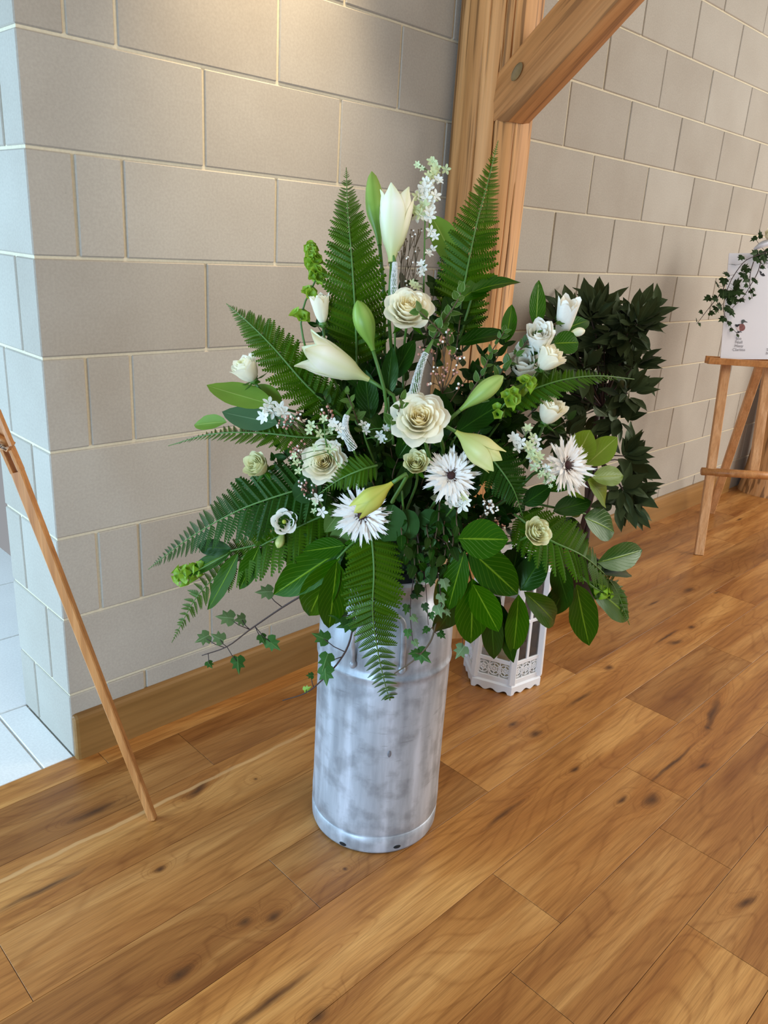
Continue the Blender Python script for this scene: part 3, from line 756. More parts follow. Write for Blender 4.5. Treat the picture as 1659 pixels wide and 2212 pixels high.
frond('tall upright fern frond at the top left, beside the green lily bud', [(772, 800, .06), (768, 690, .02), (760, 560, .0), (751, 450, .0), (748, 362, .0)], 82, 30)
frond('tallest fern frond, leaning right in front of the oak post', [(985, 735, .08), (1002, 620, .04), (1028, 490, .02), (1052, 400, .02), (1076, 304, .04)], 68, 32, ang=(80, 44))
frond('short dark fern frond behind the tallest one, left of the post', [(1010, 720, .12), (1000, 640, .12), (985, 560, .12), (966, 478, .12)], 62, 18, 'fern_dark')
frond('fern frond reaching up and left, its tip highest on the left side', [(745, 905, .06), (665, 835, .02), (590, 750, .0), (535, 695, .0), (489, 656, .02)], 66, 28)
frond('narrow fern frond pointing straight left under the pale leaves', [(760, 945, .06), (660, 945, .02), (560, 935, .0), (455, 938, .0), (364, 963, .02)], 48, 28, face=(0, .55, .8), ang=(70, 45))
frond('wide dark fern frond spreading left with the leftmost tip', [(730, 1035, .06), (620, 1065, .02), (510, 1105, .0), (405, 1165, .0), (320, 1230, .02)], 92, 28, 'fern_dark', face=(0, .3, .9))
frond('fern frond hanging down to the lower left behind the green bells', [(740, 1095, .05), (640, 1140, .02), (530, 1200, .01), (432, 1280, .02), (371, 1388, .04)], 84, 30, face=(.1, .3, .9))
frond('long fern frond hanging down in front of the churn', [(800, 1130, -.02), (808, 1230, -.06), (806, 1340, -.08), (830, 1470, -.06), (861, 1570, -.02)], 74, 32, face=(0, .15, 1), ang=(78, 48), start=.10)
frond('fern frond pointing right in front of the dark shrub', [(1060, 885, .06), (1130, 850, .02), (1210, 822, .0), (1290, 812, .0), (1370, 819, .0)], 50, 28, face=(0, .5, .8), ang=(72, 45))
frond('fern frond hanging to the lower right over the laurel leaves', [(1110, 1110, .0), (1185, 1165, -.05), (1265, 1205, -.06), (1325, 1265, -.05), (1360, 1350, -.02)], 78, 28, face=(-.1, .35, .9))
frond('short bright fern tip beside the half hidden rose at left', [(815, 1005, -.03), (780, 1015, -.05), (735, 1035, -.05), (690, 1066, -.03)], 44, 14, face=(0, .2, 1), ang=(72, 45))
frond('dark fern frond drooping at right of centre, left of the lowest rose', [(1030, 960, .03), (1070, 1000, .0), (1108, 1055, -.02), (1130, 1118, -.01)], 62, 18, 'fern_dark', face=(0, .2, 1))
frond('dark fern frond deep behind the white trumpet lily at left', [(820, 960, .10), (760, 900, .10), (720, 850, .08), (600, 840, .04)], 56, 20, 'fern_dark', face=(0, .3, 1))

# ---- laurel branches: (u0,v0,dd0, u1,v1,dd1, width px, material, (normal))
def branch(label, cat, stem_pts, leaves, mat='laurel', shape='laurel', smat='stem', r=.003, name='laurel_branch', group=None, stem_mat_r2=None):
    pts = [P(*c) for c in stem_pts]
    rt = mkroot(name, pts[0], label, cat, group)
    MB().tube(catmull(pts, 12), r, 7, r * .6).build('stem', M[smat], rt, True)
    for l in leaves:
        u0, v0, d0, u1, v1, d1, wd = l[:7]; mt = l[7] if len(l) > 7 and l[7] else mat; nm = l[8] if len(l) > 8 else (rnd(-.25, .25), rnd(-.1, .35), 1)
        a, b = P(u0, v0, d0), P(u1, v1, d1)
        leaf(rt, a, b, px(a, wd) * 1.12, vdir(*nm), l[9] if len(l) > 9 else shape, M[mt])
    return rt
branch('laurel branch hanging over the right shoulder of the churn, leaf veins pale', 'laurel', [(960, 1130, .02), (985, 1170, -.02), (1012, 1230, -.05), (1022, 1270, -.05)],
  [(1012, 1185, -.05, 1128, 1290, -.08, 76), (1004, 1190, -.05, 962, 1325, -.07, 52), (1020, 1250, -.06, 1022, 1402, -.09, 74), (1022, 1262, -.07, 1076, 1362, -.10, 58), (990, 1345 - 70, -.02, 948, 1392, -.02, 60, 'laurel_dark'),
   (990, 1163, -.06, 1098, 1166, -.08, 78, None, (0, .1, 1))])
branch('laurel branch of drooping leaves in front of the white lantern', 'laurel', [(1060, 1160, .02), (1090, 1210, -.02), (1125, 1275, -.04)],
  [(1060, 1300, -.04, 1068, 1440, -.05, 44, 'laurel_dark'), (1075, 1300, -.02, 1105, 1428, -.04, 36, 'laurel_dark'), (1120, 1284, -.05, 1112, 1426, -.07, 48), (1132, 1278, -.05, 1232, 1368, -.07, 52),
   (1125, 1275, -.04, 1175, 1195, -.04, 58, 'laurel_dark'), (1100, 1280, .0, 1120, 1180, .0, 46, 'laurel_dark'), (1080, 1290, .0, 1035, 1330, .0, 40, 'laurel_dark')])
branch('laurel branch at the lower right, rightmost leaves over the floor', 'laurel', [(1150, 1140, .02), (1210, 1200, .0), (1255, 1250, .0), (1310, 1262, .0)],
  [(1245, 1262, .0, 1268, 1388, -.02, 60), (1225, 1250, .01, 1190, 1345, .0, 50, 'laurel_dark'), (1270, 1262, .0, 1380, 1335, -.01, 74), (1290, 1215, .0, 1403, 1188, -.01, 56), (1290, 1235, .0, 1388, 1222, .0, 44, 'laurel_dark'),
   (1200, 1215, .02, 1225, 1300, .0, 44, 'laurel_dark'), (1165, 1190, .03, 1155, 1290, .02, 46, 'laurel_dark')])
branch('laurel branch at right above the lower fern, one broad dark leaf', 'laurel', [(1120, 1080, .05), (1190, 1095, .02), (1265, 1110, .0)],
  [(1262, 1118, .0, 1340, 1148, -.01, 66), (1195, 1105, .0, 1283, 1078, .0, 44, 'laurel_dark'), (1200, 1130, .0, 1285, 1150, .0, 40, 'laurel_dark'), (1130, 1090, .0, 1190, 1050, -.02, 38, 'laurel_dark')])
branch('yellow-green laurel sprig at the right behind the spidery gerbera', 'laurel', [(1150, 1060, .06), (1215, 1040, .03), (1262, 1015, .02)],
  [(1238, 1000, .03, 1278, 928, .03, 58), (1266, 1004, .02, 1332, 946, .02, 50), (1278, 1032, .0, 1358, 1024, .0, 42), (1268, 1036, .0, 1338, 1092, .0, 54), (1185, 1062, .0, 1290, 1000, .0, 44, 'laurel'), (1230, 1060, .02, 1262, 1128, .02, 40, 'laurel_yellow')], mat='laurel_yellow', shape='laurel')
M['euca2'] = leaf_mat('grey_green_leaf', srgb(98, 130, 88), srgb(84, 116, 78), srgb(124, 152, 112), 0.55, veins=False, trans=0.3)
branch('pale green laurel sprig at the left beside the small rose', 'laurel', [(680, 900, .08), (620, 885, .04), (575, 875, .02)],
  [(590, 874, .0, 450, 836, .0, 56, None, (0, .3, 1)), (600, 915, .02, 482, 892, .01, 54, 'euca2'), (490, 912, .01, 410, 913, .01, 34), (610, 870, .03, 528, 836, .03, 46), (640, 900, .03, 560, 930, .03, 40, 'euca2')], mat='laurel_light')
branch('broad laurel branch at the lower left with pale veins, over the churn edge', 'laurel', [(800, 1150, .0), (760, 1175, -.03), (728, 1208, -.05)],
  [(750, 1180, -.03, 576, 1292, -.05, 74), (735, 1205, -.05, 640, 1358, -.06, 70), (728, 1212, -.06, 712, 1372, -.07, 62), (700, 1180, .0, 594, 1205, .0, 72, 'laurel_dark'), (745, 1178, -.03, 655, 1192, -.04, 44), (760, 1185, -.02, 755, 1290, -.03, 50, 'laurel_dark'), (770, 1160, -.02, 745, 1240, -.04, 46)])
branch('laurel sprig beneath the wide dark fern at far left', 'laurel', [(640, 1150, .04), (560, 1175, .02), (498, 1190, .01)],
  [(505, 1188, .01, 408, 1240, .0, 36), (515, 1195, .0, 455, 1312, .0, 40), (500, 1185, .01, 415, 1180, .01, 34, 'laurel_dark'), (560, 1180, .0, 520, 1270, .0, 40)])
branch('laurel sprig reaching right across the post at the top right', 'laurel', [(990, 740, .08), (1005, 690, .05), (1020, 640, .03)],
  [(1018, 632, .02, 1128, 586, .01, 42, None, (-.2, .5, 1)), (990, 650, .03, 1078, 588, .03, 40, None, (.2, .3, 1)), (985, 700, .05, 960, 640, .05, 36, 'laurel_dark')])
branch('upright laurel leaf spray right of the post', 'laurel', [(1090, 800, .10), (1110, 760, .08), (1150, 720, .06)],
  [(1158, 708, .06, 1162, 606, .06, 38, None, (.3, .1, 1)), (1092, 740, .06, 1108, 655, .06, 30, 'laurel'), (990, 745, .06, 1107, 700, .04, 50, 'laurel_dark', (0, .6, .8)), (1150, 770, .03, 1178, 700, .04, 30, 'laurel_dark')])
branch('single pale green leaf behind the white larkspur at the top', 'laurel', [(990, 620, .10), (985, 560, .10)],
  [(990, 585, .10, 932, 446, .10, 52, None, (0, 0, 1))], mat='laurel_light')
branch('dark glossy leaves between the rose and the spidery gerbera', 'laurel', [(960, 1010, .08), (975, 960, .05), (990, 935, .04)],
  [(985, 935, .03, 1095, 858, .0, 54, 'laurel_dark', (0, .5, 1)), (965, 930, .04, 950, 845, .02, 40, 'laurel_dark'), (930, 1000, .05, 1000, 1010, .04, 40, 'laurel_dark')], mat='laurel_dark')
branch('broad dark leaves around the stems at the centre left', 'laurel', [(850, 960, .08), (840, 880, .06), (835, 800, .05)],
  [(835, 860, .03, 848, 750, .02, 34, 'laurel_dark'), (800, 905, .05, 785, 800, .05, 46, 'laurel_dark'), (850, 820, .05, 890, 730, .05, 44, 'laurel_dark'), (830, 940, .05, 765, 880, .04, 46, 'laurel_dark'), (860, 990, .04, 900, 930, .04, 40, 'laurel_dark')], mat='laurel_dark')
M['olive_dark'] = leaf_mat('olive_brown_leaf', srgb(84, 88, 22), srgb(76, 82, 22), srgb(130, 140, 50), 0.4, trans=0.15)
M['olive'] = leaf_mat('olive_leaf', srgb(96, 124, 56), srgb(82, 110, 48), srgb(130, 152, 90), 0.45, veins=False, trans=0.25)
branch('rounded dull green leaves at the bottom centre below the gerberas', 'foliage', [(870, 1190, .03), (872, 1120, .0), (868, 1060, -.02)],
  [(850, 1090, -.02, 828, 1172, -.04, 74, None, (0, 0, 1), 'round'), (880, 1100, -.01, 886, 1164, -.04, 42, None, (0, 0, 1), 'round'), (905, 1110, -.0, 960, 1145, -.03, 44, None, (0, 0, 1), 'ovate'),
   (945, 1090, .0, 1000, 1150, -.02, 38, None, (0, 0, 1), 'ovate'), (862, 1085, .0, 880, 1000, -.02, 34, None, (.2, 0, 1), 'laurel'), (740, 1100, .01, 700, 1150, -.02, 40, 'olive', (0, 0, 1), 'ovate'), (690, 1035, -.0, 636, 1078, -.02, 50, None, (0, 0, 1), 'round'), (755, 1140, 0, 705, 1185, -.02, 36, 'olive', (0, 0, 1), 'ovate')], mat='euca', name='round_leaf_branch')
branch('broad round leaf with fine veins under the lisianthus bud at the right', 'foliage', [(1130, 800, .05), (1170, 770, .02), (1200, 745, .01)],
  [(1196, 742, .01, 1254, 738, .0, 46, None, (0, 0, 1), 'round'), (1215, 715, .03, 1285, 678, .02, 40, None, (0, .2, 1), 'ovate'), (1200, 700, .03, 1250, 672, .03, 34, None, (0, .2, 1), 'ovate')], mat='laurel')

# ---- leafy sprigs
def sprig(label, pts, n, ll, lw, mat, shape='ovate', cat='foliage', name='leafy_sprig', group=None, smat='stem_brown', opposite=True, r=.0018, hi=False, spread=60, tip=True):
    C = catmull([P(*c) for c in pts], 40)
    rt = mkroot(name, C[0], label, cat, group)
    MB().tube(C[::4], r, 5, r * .5).build('stem', M[smat], rt, True)
    for i in range(n):
        s = .12 + .88 * i / max(1, n - 1); k = min(39, int(s * 40)); p = C[k]; d = (C[k + 1] - C[k]).normalized()
        for sg in ((-1, 1) if opposite else (random.choice((-1, 1)),)):
            a0 = i * 1.6 + rnd(-.5, .5); o1 = d.orthogonal().normalized(); o2 = d.cross(o1)
            out = (o1 * math.cos(a0) + o2 * math.sin(a0)) * sg
            out = (out - MT * out.dot(MT) * .45).normalized()
            an = math.radians(spread * rnd(.7, 1.15)) * (1 - .35 * s)
            dirn = d * math.cos(an) + out * math.sin(an)
            L = px(p, ll) * rnd(.75, 1.15) * (1 - .3 * s)
            leaf(rt, p, p + dirn * L, L * lw, vdir(rnd(-.6, .6), rnd(-.2, .9), 1), shape, M[mat], None, hi)
    return rt
sprig('sprig of small pale-edged leaves right of the top rose', [(930, 745, .03), (955, 700, -.02), (985, 655, -.04), (1000, 618, -.03)], 8, 34, .72, 'pitto', spread=65)
sprig('sprig of small pale-edged leaves falling over the top rose', [(980, 760, .03), (950, 715, -.03), (925, 690, -.05), (905, 672, -.06)], 4, 32, .8, 'pitto', spread=55)
sprig('rosette of small green leaves over the upper left of the largest rose', [(840, 940, .02), (856, 905, -.04), (868, 862, -.07)], 5, 36, .6, 'pitto', spread=80)
sprig('wavy-leaved twig spray reaching up and right past the lily buds', [(1010, 880, .05), (1060, 830, .03), (1105, 780, .03), (1150, 725, .02), (1222, 688, .02)], 13, 30, .5, 'pitto', 'ovate', spread=60)
sprig('wavy-leaved twig spray in front of the post base of the right lilies', [(1010, 860, .05), (1040, 810, .04), (1062, 760, .04), (1090, 715, .03)], 9, 28, .5, 'pitto', 'ovate', spread=60)
sprig('twig of grey-green leaves reaching to the right above the upper right rose', [(1060, 830, .04), (1110, 770, .03), (1165, 720, .02), (1240, 682, .02)], 8, 26, .6, 'euca2', 'ovate', spread=55)
sprig('leafy sprig left of the middle veronica spike', [(780, 930, .05), (765, 890, .01), (750, 850, .0)], 5, 34, .6, 'olive', spread=70)
sprig('leafy sprig between the two left roses and the trumpet lily', [(740, 950, .05), (720, 900, .02), (700, 855, .02)], 6, 32, .6, 'filler', spread=70)
GF = 'dark filler sprigs inside the arrangement'
LF = 'sprig of small dark green leaves deep inside the flower arrangement'
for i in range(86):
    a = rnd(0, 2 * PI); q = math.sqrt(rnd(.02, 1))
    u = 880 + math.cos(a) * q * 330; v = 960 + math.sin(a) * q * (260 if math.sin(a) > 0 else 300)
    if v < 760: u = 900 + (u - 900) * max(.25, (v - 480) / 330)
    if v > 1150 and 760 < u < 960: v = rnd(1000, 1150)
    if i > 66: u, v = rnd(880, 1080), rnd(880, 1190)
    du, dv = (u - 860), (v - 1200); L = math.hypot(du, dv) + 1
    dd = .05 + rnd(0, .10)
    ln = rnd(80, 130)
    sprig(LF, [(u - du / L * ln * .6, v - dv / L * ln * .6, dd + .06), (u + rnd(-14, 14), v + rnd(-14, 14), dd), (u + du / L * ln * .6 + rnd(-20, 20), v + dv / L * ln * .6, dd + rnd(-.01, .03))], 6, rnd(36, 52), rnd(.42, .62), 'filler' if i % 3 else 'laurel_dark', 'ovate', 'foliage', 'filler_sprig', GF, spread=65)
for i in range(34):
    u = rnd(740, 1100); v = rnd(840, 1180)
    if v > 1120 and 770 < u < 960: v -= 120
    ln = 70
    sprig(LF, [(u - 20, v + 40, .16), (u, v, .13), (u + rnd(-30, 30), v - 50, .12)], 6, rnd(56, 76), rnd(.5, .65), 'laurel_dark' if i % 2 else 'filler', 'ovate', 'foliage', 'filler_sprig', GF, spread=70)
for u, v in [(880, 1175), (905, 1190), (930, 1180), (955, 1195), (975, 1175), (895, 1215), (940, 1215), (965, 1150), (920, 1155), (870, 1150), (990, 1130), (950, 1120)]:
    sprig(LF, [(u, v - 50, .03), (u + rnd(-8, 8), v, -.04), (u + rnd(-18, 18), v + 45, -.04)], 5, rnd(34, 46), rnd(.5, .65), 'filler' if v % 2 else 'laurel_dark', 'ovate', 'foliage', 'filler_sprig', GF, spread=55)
branch('brownish-green laurel leaf hanging beside the churn neck', 'laurel', [(985, 1120, .02), (988, 1175, -.02)], [(990, 1190, -.03, 952, 1345, -.03, 60, 'olive_dark')])
# foam ball in the mouth of the churn
fr_ = MB().blob(at(862, 1150, DC + .06), .12, 14, (1, 1, .8)).build('floral_foam', M['foam'], None, True); tag(fr_, 'dark green floral foam hidden in the churn mouth', 'foam')

# ---- ivy trails
def trail(label, pts, leaves, mat='ivy', smat='stem_dark', r=.0025, cat='ivy', name='ivy_trail', dome_=True, group=None):
    f_ = P if dome_ else (lambda u, v, d: at(u, v, d))
    C = catmull([f_(*c) for c in pts], 60); rt = mkroot(name, C[0], label, cat, group)
    MB().tube(C[::3], r, 6, r * .5).build('stem', M[smat], rt, True)
    for s, du, dv, ln, *mt in leaves:
        k = min(59, int(s * 60)); p = C[k]
        q = p + MR * px(p, du) - MU * px(p, dv)
        MB().tube([p, (p + q) / 2 + Vector((0, 0, -.004)), q], r * .4, 4).build('petiole', M[smat], rt, True)
        dirn = (q - p).normalized() if (q - p).length > 1e-4 else Vector((0, 0, -1))
        dirn = (dirn + vdir(rnd(-.6, .6), rnd(-.6, .2), .2)).normalized()
        L = px(q, ln)
        leaf(rt, q - dirn * L * .3, q + dirn * L * .7, L * rnd(.85, 1.05), vdir(rnd(-.5, .5), rnd(-.2, .7), 1), 'ivy', M[mt[0] if mt else mat])
    return rt
M['ivy_pale2'] = leaf_mat('ivy_leaf_grey', srgb(112, 136, 84), srgb(96, 120, 70), srgb(148, 168, 120), 0.45, veins=True, trans=0.2)
trail('long ivy trail hanging left over the baseboard, dark bare stem', [(760, 1200, .0), (690, 1262, .0), (610, 1312, .02), (540, 1360, .03), (490, 1397, .03), (436, 1416, .03)],
  [(.40, -34, -34, 38, 'ivy_pale2'), (.60, -48, -26, 40, 'ivy_pale2'), (.60, -18, -22, 32, 'ivy_pale2'), (.57, 36, 36, 38), (.57, 16, 26, 26), (.82, -44, -22, 34, 'ivy_pale2'), (.80, -16, -18, 32, 'ivy_pale2'), (.80, 24, 34, 38), (.96, 2, 22, 22)])
trail('ivy trail hanging down the left side of the churn', [(770, 1300, -.02), (757, 1380, -.05), (735, 1425, -.06), (700, 1465, -.06), (660, 1497, -.05), (611, 1513, -.04)],
  [(.10, -10, 5, 44, 'ivy'), (.32, -48, -30, 40), (.38, -35, 6, 40), (.46, -24, 18, 42), (.80, 2, -8, 20, 'bells'), (.72, -6, -26, 18), (.15, 22, -30, 40), (.05, -30, 10, 44)])
trail('ivy tendril with one large pale leaf on the right of the churn', [(945, 1330, .0), (930, 1385, -.03), (895, 1425, -.04), (852, 1455, -.05)],
  [(.55, 2, 2, 40), (.50, -18, 4, 24), (.12, -20, 10, 20), (.2, 16, 6, 20)], smat='stem_brown')
trail('ivy string hanging nearest the long fern, over the churn', [(905, 1180, .0), (893, 1250, -.03), (886, 1320, -.04), (892, 1390, -.05)],
  [(.1, 14, 4, 22, 'ivy_dark'), (.2, -12, 6, 22), (.34, 12, 2, 22, 'ivy_pale'), (.48, 8, 6, 26, 'ivy_dark'), (.6, -8, 8, 24), (.72, 8, 4, 22, 'ivy_pale'), (.85, -8, 8, 22), (.95, 6, 8, 20, 'ivy_pale')], r=.0014)
trail('ivy string with silver leaf backs, right of the churn neck', [(930, 1180, .0), (946, 1240, -.05), (952, 1290, -.06), (955, 1335, -.06)],
  [(.15, -14, 4, 24), (.35, -10, 0, 26), (.42, 12, 6, 28, 'ivy_pale'), (.62, 2, 8, 28, 'ivy_pale'), (.8, -6, 8, 30, 'ivy_pale'), (.9, 12, 0, 20, 'ivy_pale')], r=.0014)
trail('ivy string with small dark leaves in the shade above the churn', [(900, 1150, -.02), (912, 1210, -.03), (920, 1270, -.03), (925, 1350, -.04)],
  [(.1, -14, 4, 22), (.2, 14, 2, 22, 'ivy_pale'), (.36, -8, 2, 22, 'ivy_dark'), (.55, 10, 4, 24), (.66, -12, 4, 22, 'ivy_dark'), (.8, -4, 10, 22, 'ivy_dark'), (.9, 8, 4, 20)], r=.0014)
trail('single curled ivy leaf hanging right of the churn', [(1000, 1330, .0), (1000, 1370, .0), (999, 1392, .0)], [(.98, -2, 14, 34, 'ivy_pale')], r=.0012)

# ---- petals
def petal_mesh(key, R, H, span, curl, tipc, mat, point=0.0, base=-.25, ny=7, nx=6, ruffle=.02):
    k = ('petal',) + key + (mat.name,)
    if k in _cache: return _cache[k]
    v = []; uv = []
    ph = rnd(0, 6)
    for j in range(ny + 1):
        t = j / ny
        for i in range(nx + 1):
            s = i / nx * 2 - 1
            te = t * (1 - .22 * abs(s) ** 2.6 + point * (1 - abs(s)) ** 1.5 * t * t)
            rad = R * (math.sin(min(1.0, te) * PI / 2) ** .62)
            z = base + (H - base) * te ** 1.15
            c = max(0, te - .62) / .38
            rad += curl * c * c * (1 + .3 * abs(s)); z -= curl * .55 * c * c * c
            rad += ruffle * math.sin(s * 5 + ph) * t * t + tipc * c * (1 - abs(s))
            a = s * span * (math.sin(PI * (.12 + .62 * t)) ** .6)
            rad *= 1 - .05 * s * (1 if i else 1)
            v.append((rad * math.cos(a), rad * math.sin(a), z)); uv.append((.5 + s * .5, t))
    f = [(j * (nx + 1) + i, j * (nx + 1) + i + 1, (j + 1) * (nx + 1) + i + 1, (j + 1) * (nx + 1) + i) for j in range(ny) for i in range(nx)]
    me = me_from('petal', v, f, uv, True, mat); _cache[k] = me
    return me
def basis(c, axis, s, twist=0.0, sz=None):
    z = Vector(axis).normalized(); x = (MR - z * MR.dot(z)).normalized(); y = z.cross(x)
    x, y = x * math.cos(twist) + y * math.sin(twist), y * math.cos(twist) - x * math.sin(twist)
    sz = sz or s
    return Matrix(((x.x * s, y.x * s, z.x * sz, c.x), (x.y * s, y.y * s, z.y * sz, c.y), (x.z * s, y.z * s, z.z * sz, c.z), (0, 0, 0, 1)))
ROSE = [(3, .09, .66, 1.6, 0.0), (4, .15, .70, 1.3, .01), (5, .22, .71, 1.1, .015), (6, .30, .70, .92, .02), (6, .39, .67, .86, .04), (7, .50, .60, .80, .07), (7, .62, .50, .80, .12), (7, .72, .38, .80, .18)]
def rose(label, u, v, dia, axis, layers=7, hs=1.0, point=.10, dd=-.02, outer='rose', inner='rose_inner', sepals=True, squash=1.0, st=.5, cat='rose', name='rose', base=-.25, stemfrac=None):
    c = P(u, v, dd); R = px(c, dia / 2); ax = vdir(*axis)
    mx_r = ROSE[layers - 1][1] + ROSE[layers - 1][4]
    S = R / mx_r * .98
    rt = mkroot(name, c - ax * S * .3, label, cat)
    c0 = c - ax * S * .22 * hs
    for li in range(layers):
        n, r_, h, sp, cu = ROSE[li]
        mt = M[inner] if li < max(2, layers - 4) else M[outer]
        me = petal_mesh((li, layers, round(hs, 2), point), r_, h * hs, sp, cu, .02, mt, point if li >= 4 else point * .3, base)
        for k in range(n):
            tw = 2 * PI * k / n + li * .9 + rnd(-.12, .12)
            link_mesh('petal', me, rt, None, basis(c0, ax, S, tw, S * rnd(.94, 1.04)))
    if sepals:
        for k in range(5):
            a = 2 * PI * k / 5 + .3; z = ax; x = (MR - z * MR.dot(z)).normalized(); y = z.cross(x); o_ = x * math.cos(a) + y * math.sin(a)
            b = c0 + ax * (S * base * .9) + o_ * S * .12
            leaf(rt, b, b + (o_ * .95 - ax * .15).normalized() * S * mx_r * .95, S * .22, -ax, 'lance', M['laurel'], 0, False, 'sepal')
    b0 = c0 + ax * (S * base)
    MB().blob(b0 + ax * S * .03, S * .2, 8).build('hip', M['stem'], rt, True)
    stem(rt, b0, st, .0026, direction=-ax, bend=.02)
    return rt
rose('large cream rose at the top centre, half covered by small leaves', 883, 668, 108, (.05, .45, 1), 8, 1.0, .04)
rose('largest cream rose in the middle, with pointed outer petals', 906, 905, 116, (.0, .28, 1), 8, .95, .16, dd=-.05)
rose('large cream rose on the left, partly hidden by a fern tip', 700, 998, 96, (-.1, .15, 1), 8, .95, .08)
rose('closed cream rose bud left of the tall fern', 694, 674, 42, (-.1, .9, .4), 5, 1.45, .12, dd=.0, inner='rose', st=.4)
rose('cream rose with reflexed petals, leftmost near the pale leaves', 535, 802, 62, (-.45, .7, .5), 6, 1.05, .14, dd=.0, inner='rose_green', st=.35)
rose('cream rose bud at left below the narrow fern', 558, 1008, 56, (-.4, .3, .8), 6, 1.1, .05, dd=.0, outer='rose_green', inner='rose_green', st=.3)
rose('small greenish-cream rose under the largest rose', 899, 1003, 54, (-.05, .35, 1), 6, 1.1, .10, dd=-.06, outer='rose_green', inner='rose_green')
rose('cream rose at the upper right, tilted up to the right', 1183, 778, 60, (.5, .65, .5), 6, 1.1, .16, dd=.0, inner='rose')
rose('cream rose on the right with a pointed crown, above the spidery gerbera', 1187, 893, 60, (.3, .75, .55), 6, 1.1, .22, dd=.0, inner='rose')
rose('greenish-cream rose lowest on the right, over the laurel', 1158, 1150, 64, (.35, .25, .9), 7, 1.1, .05, dd=-.09, outer='rose_green', inner='rose_green')
rose('white lisianthus flower half hidden behind the twigs at the upper right', 1165, 738, 60, (-.1, .5, .9), 4, .9, .1, dd=.03, outer='white_petal', inner='white_petal', cat='lisianthus', name='lisianthus')
rose('white lisianthus petals topmost at the right, beside the green bud', 1218, 700, 46, (.1, .8, .6), 3, 1.1, .2, dd=.03, outer='white_petal', inner='white_petal', cat='lisianthus', name='lisianthus')
rose('white petals showing behind the twigs left of the upper right rose', 1135, 795, 64, (-.2, .3, .9), 3, .8, .1, dd=.06, outer='white_petal', inner='white_petal', cat='lisianthus', name='lisianthus')

def lisianthus(label, u, v, dia, axis):
    c = P(u, v, -.02); R = px(c, dia / 2); ax = vdir(*axis); rt = mkroot('lisianthus', c - ax * R * .6, label, 'lisianthus')
    for li, (n, r_, h, sp, cu) in enumerate([(5, .62, .35, .75, .10), (5, .80, .22, .8, .18)]):
        me = petal_mesh(('lis', li), r_, h, sp, cu, .0, M['white_petal'], .0, -.55)
        for k in range(n): link_mesh('petal', me, rt, None, basis(c - ax * R * .1, ax, R, 2 * PI * k / n + li * .6))
    MB().blob(c + ax * R * .02, R * .17, 8, (1, 1, 1)).build('centre', M['centre_green'], rt, True)
    stem(rt, c - ax * R * .6, .35, .002, direction=-ax)
    return rt
lisianthus('open white lisianthus with a green centre at the lower left', 614, 1127, 60, (.05, .1, 1))

def tepal_mesh(key, Rf, Af, mat, nx=6, ny=14, groove=.07, tipr=0.0, L=1.0):
    k = ('tepal',) + key + (mat.name,)
    if k in _cache: return _cache[k]
    v = []; uv = []
    for j in range(ny + 1):
        t = j / ny
        for i in range(nx + 1):
            s = i / nx * 2 - 1; a = s * Af(t); r = Rf(t) * (1 - groove * (abs(s) ** 3) - groove * .5 * max(0, 1 - abs(s) * 4))
            v.append((r * math.cos(a), r * math.sin(a), t)); uv.append((.5 + .5 * s, t))
    f = [(j * (nx + 1) + i, j * (nx + 1) + i + 1, (j + 1) * (nx + 1) + i + 1, (j + 1) * (nx + 1) + i) for j in range(ny) for i in range(nx)]
    me = me_from('tepal', v, f, uv, True, mat); _cache[k] = me
    return me
def lily(label, a, b, wd, mat='lily_green', opening=0.0, dd=-.03, twist=.4, st=.4, cat='lily', stems=True, belly=.62, tube=.22):
    """a = base pixel, b = tip pixel; closed bud or trumpet"""
    A = P(a[0], a[1], dd + (a[2] if len(a) > 2 else .02)); B = P(b[0], b[1], dd + (b[2] if len(b) > 2 else 0)); ax = (B - A); L = ax.length; ax.normalize()
    R = px(A, wd / 2) / L
    rt = mkroot('lily' if opening else 'lily_bud', A, label, cat)
    def Rc(t):
        if t < .3: r = tube + (1 - tube) * .55 * (t / .3) ** 1.6
        else:
            x = (t - .3) / .7; r = (tube + (1 - tube) * .55) + (1 - tube - (1 - tube) * .55) * math.sin(min(1, x / ((belly - .3) / .7 + .001)) * PI / 2)
            if t > belly: y = (t - belly) / (1 - belly); r = math.cos(y * PI / 2) ** .62 * .93 + .07
        return r
    for ring in (1, 0):
        for k in range(3):
            if opening == 0:
                if ring: continue
                me = tepal_mesh(('bud', round(R, 3), belly, tube), lambda t: Rc(t) * R, lambda t: 1.06, M[mat])
            else:
                def Ro(t, ring=ring):
                    c_ = Rc(min(t, belly)) if t < belly else 1.0
                    fl = max(0, t - belly) / (1 - belly)
                    return R * ((c_ * (1 - fl * .25 * (1 - opening))) + opening * fl ** 1.8 * (1.1 if ring == 0 else .9)) * (.93 if ring else 1.0)
                def Ao(t): return 1.05 * (1.0 if t < .5 else max(.03, 1 - ((t - .5) / .5) ** 2.2))
                me = tepal_mesh(('open', round(R, 3), ring, opening, belly, tube), Ro, Ao, M[mat], groove=.05)
            link_mesh('tepal', me, rt, None, basis(A, ax, L, twist + 2 * PI * k / 3 + ring * PI / 3))
    if opening > .2:
        for k in range(3):
            o_ = ax.orthogonal() * R * L * .25 * math.cos(k * 2.1)
            MB().tube([A + ax * L * .3, A + ax * L * .85 + o_], .0009, 5).build('stamen', M['centre_green'], rt, True)
    if stems: stem(rt, A, st, .0036, direction=(-ax * .7 + (FOAM - A).normalized() * .3).normalized())
    return rt
lily('tall green lily bud at the very top beside the white lily', (820, 530), (803, 371), 44, 'lily_green', dd=.03, belly=.5)
